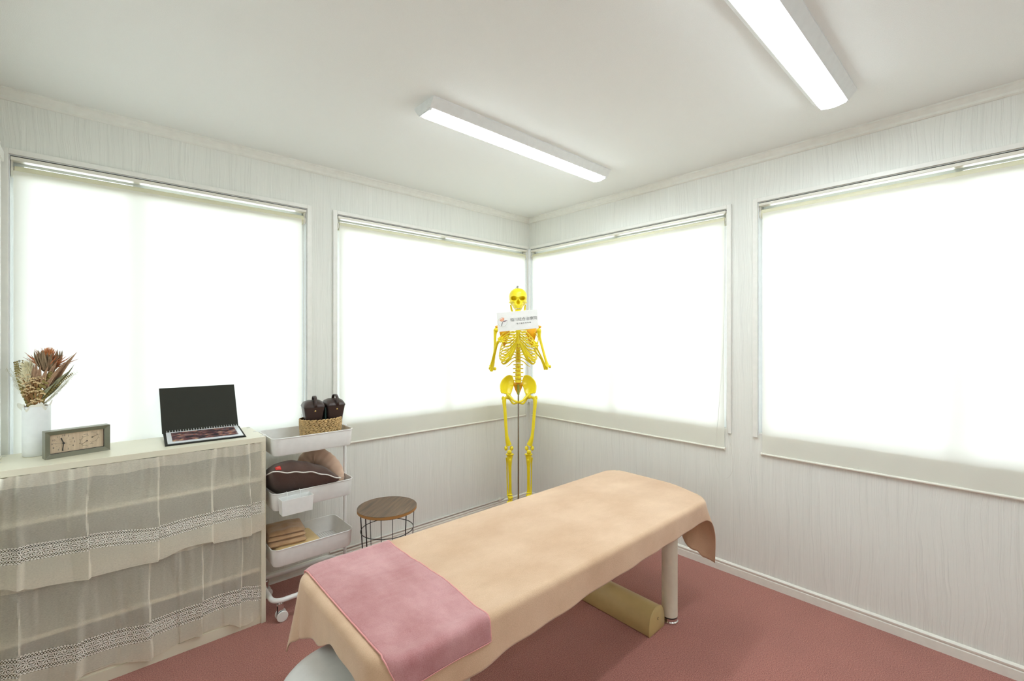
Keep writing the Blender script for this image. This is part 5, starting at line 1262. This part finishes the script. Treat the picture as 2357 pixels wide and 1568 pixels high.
# stand
rb = W(1193.3, 905, .012); 
MB().cyl((rb.x, rb.y, 0.05), (rb.x, rb.y, W(0, 888).z), 0.0062, 14).build('stand_pole', 'steel', sk, smooth=True)
MB().cyl((rb.x, rb.y, W(0, 909).z), (rb.x, rb.y, W(0, 886).z), 0.0085, 14).build('pole_sleeve', 'olivesleeve', sk, smooth=True)
for k in range(5):
    a = 2*pi*k/5+0.5; c = Vector((rb.x, rb.y, 0)); e = c+Vector((0.21*cos(a), 0.21*sin(a), 0.052))
    lg = MB().tube([c+Zv*0.062, e], [0.012, 0.010], 10).build('stand_leg', 'rubber', sk, smooth=True)
    MB().cyl(e-Zv*0.030+Vector((-sin(a), cos(a), 0))*0.009, e-Zv*0.030-Vector((-sin(a), cos(a), 0))*0.009, 0.021, 18).build('castor', 'rubber', lg, smooth=True, angle=40)
tp = W(1191.4, 666, -.01)
MB().cyl(tp, tp+Zv*0.022, 0.0085, 14).tube([tp+Zv*0.018-RT*0.004, tp+Zv*0.010-RT*0.012, tp-RT*0.020-Zv*0.002], 0.0012, 6).build('hanging_bolt', 'steel', sk, smooth=True)

# ================================================================ SIGN CARD held in front of the skull
cdd = -.158
def Wd(px, py, dd): # true position of a point seen at px, py but dd nearer
    k = (D0+dd); return CAM + RT*((px-1178.5)/FPX*k) + FW*k + Vector((0, 0, (HY-py)/FPX*k))
TL, TR, BR, BL = Wd(1142.8, 720.4, cdd), Wd(1236.4, 712.2, cdd), Wd(1239.9, 755.4, cdd), Wd(1146.3, 764.0, cdd)
sc_ = thing('clinic_sign', (TL+TR+BL+BR)/4, 'white name card with an orange flower logo in front of the skeleton chin', 'sign')
nf = -FW
MB().loft([[BL, BR, TR, TL], [p-nf*0.003 for p in (BL, BR, TR, TL)]]).build('card', 'card', sc_)
sx = (TR-TL).normalized(); sy = (sx.cross(nf)*-1).normalized(); CWd = (TR-TL).length; CHt = (TL-BL).length
def Cd(a, h, d=0.0006): return BL + (BR-BL)*a + (TL-BL)*h + nf*d
text_obj('稲川総合治療院', 0.0262, Cd(0.652, 0.545), sx, sy, 'inkgrey', 'clinic_name', sc_, space=1.0)
text_obj('- 稲 川 鍼 灸 接 骨 院 -', 0.0112, Cd(0.645, 0.335), sx, sy, 'inkgrey', 'clinic_subtitle', sc_, space=1.02)
def Lg(x, y, d=0.0008): return Cd(0, 0, d)+sx*x+sy*y
lx, ly, lr = 0.036, 0.062, 0.0315
m = MB()
for k in range(60):
    a0, a1 = [radians(70+300*(k+q)/60) for q in (0, 1)]; w_ = 0.0007 if 10 < k < 50 else 0.0005
    m.add([Lg(lx+(lr-w_)*cos(a0), ly+(lr-w_)*sin(a0)), Lg(lx+(lr+w_)*cos(a0), ly+(lr+w_)*sin(a0)), Lg(lx+(lr+w_)*cos(a1), ly+(lr+w_)*sin(a1)), Lg(lx+(lr-w_)*cos(a1), ly+(lr-w_)*sin(a1))], [(0, 1, 2, 3)])
m.build('logo_ring', 'khaki', sc_)
def petal(m, x0, y0, x1, y1, w, d):
    p0 = Vector((x0, y0)); p1 = Vector((x1, y1)); ax = p1-p0; n = Vector((-ax.y, ax.x)).normalized(); pts = []
    for k in range(9): t = k/8; q = p0+ax*t+n*w*sin(pi*t**0.8); pts.append(Lg(q.x, q.y, d))
    for k in range(7, 0, -1): t = k/8; q = p0+ax*t-n*w*sin(pi*t**0.8); pts.append(Lg(q.x, q.y, d))
    m.ngon(pts)
m = MB()
for (x1, y1, w) in ((-.020, .018, .0048), (.013, .032, .0050)): petal(m, lx+.003, ly+.006, lx+x1, ly+y1, w, .0010)
m.build('logo_petals', 'orange', sc_)
m = MB()
for (x1, y1, w) in ((-.014, .027, .0048), (.000, .037, .0052)): petal(m, lx+.003, ly+.006, lx+x1, ly+y1, w, .0013)
m.build('logo_petals', 'peach', sc_)
m = MB(); petal(m, lx+.003, ly+.003, lx+.036, ly+.011, .0045, .0011); m.build('logo_leaf', 'mauve', sc_)
m = MB(); m.ngon([Lg(lx+.003, ly+.006, .0012), Lg(lx+.005, ly+.006, .0012), Lg(lx-.002, ly-.012, .0012), Lg(lx-.005, ly-.026, .0012), Lg(lx-.0095, ly-.026, .0012), Lg(lx-.006, ly-.010, .0012)]); m.build('logo_stem', 'inkgrey', sc_)
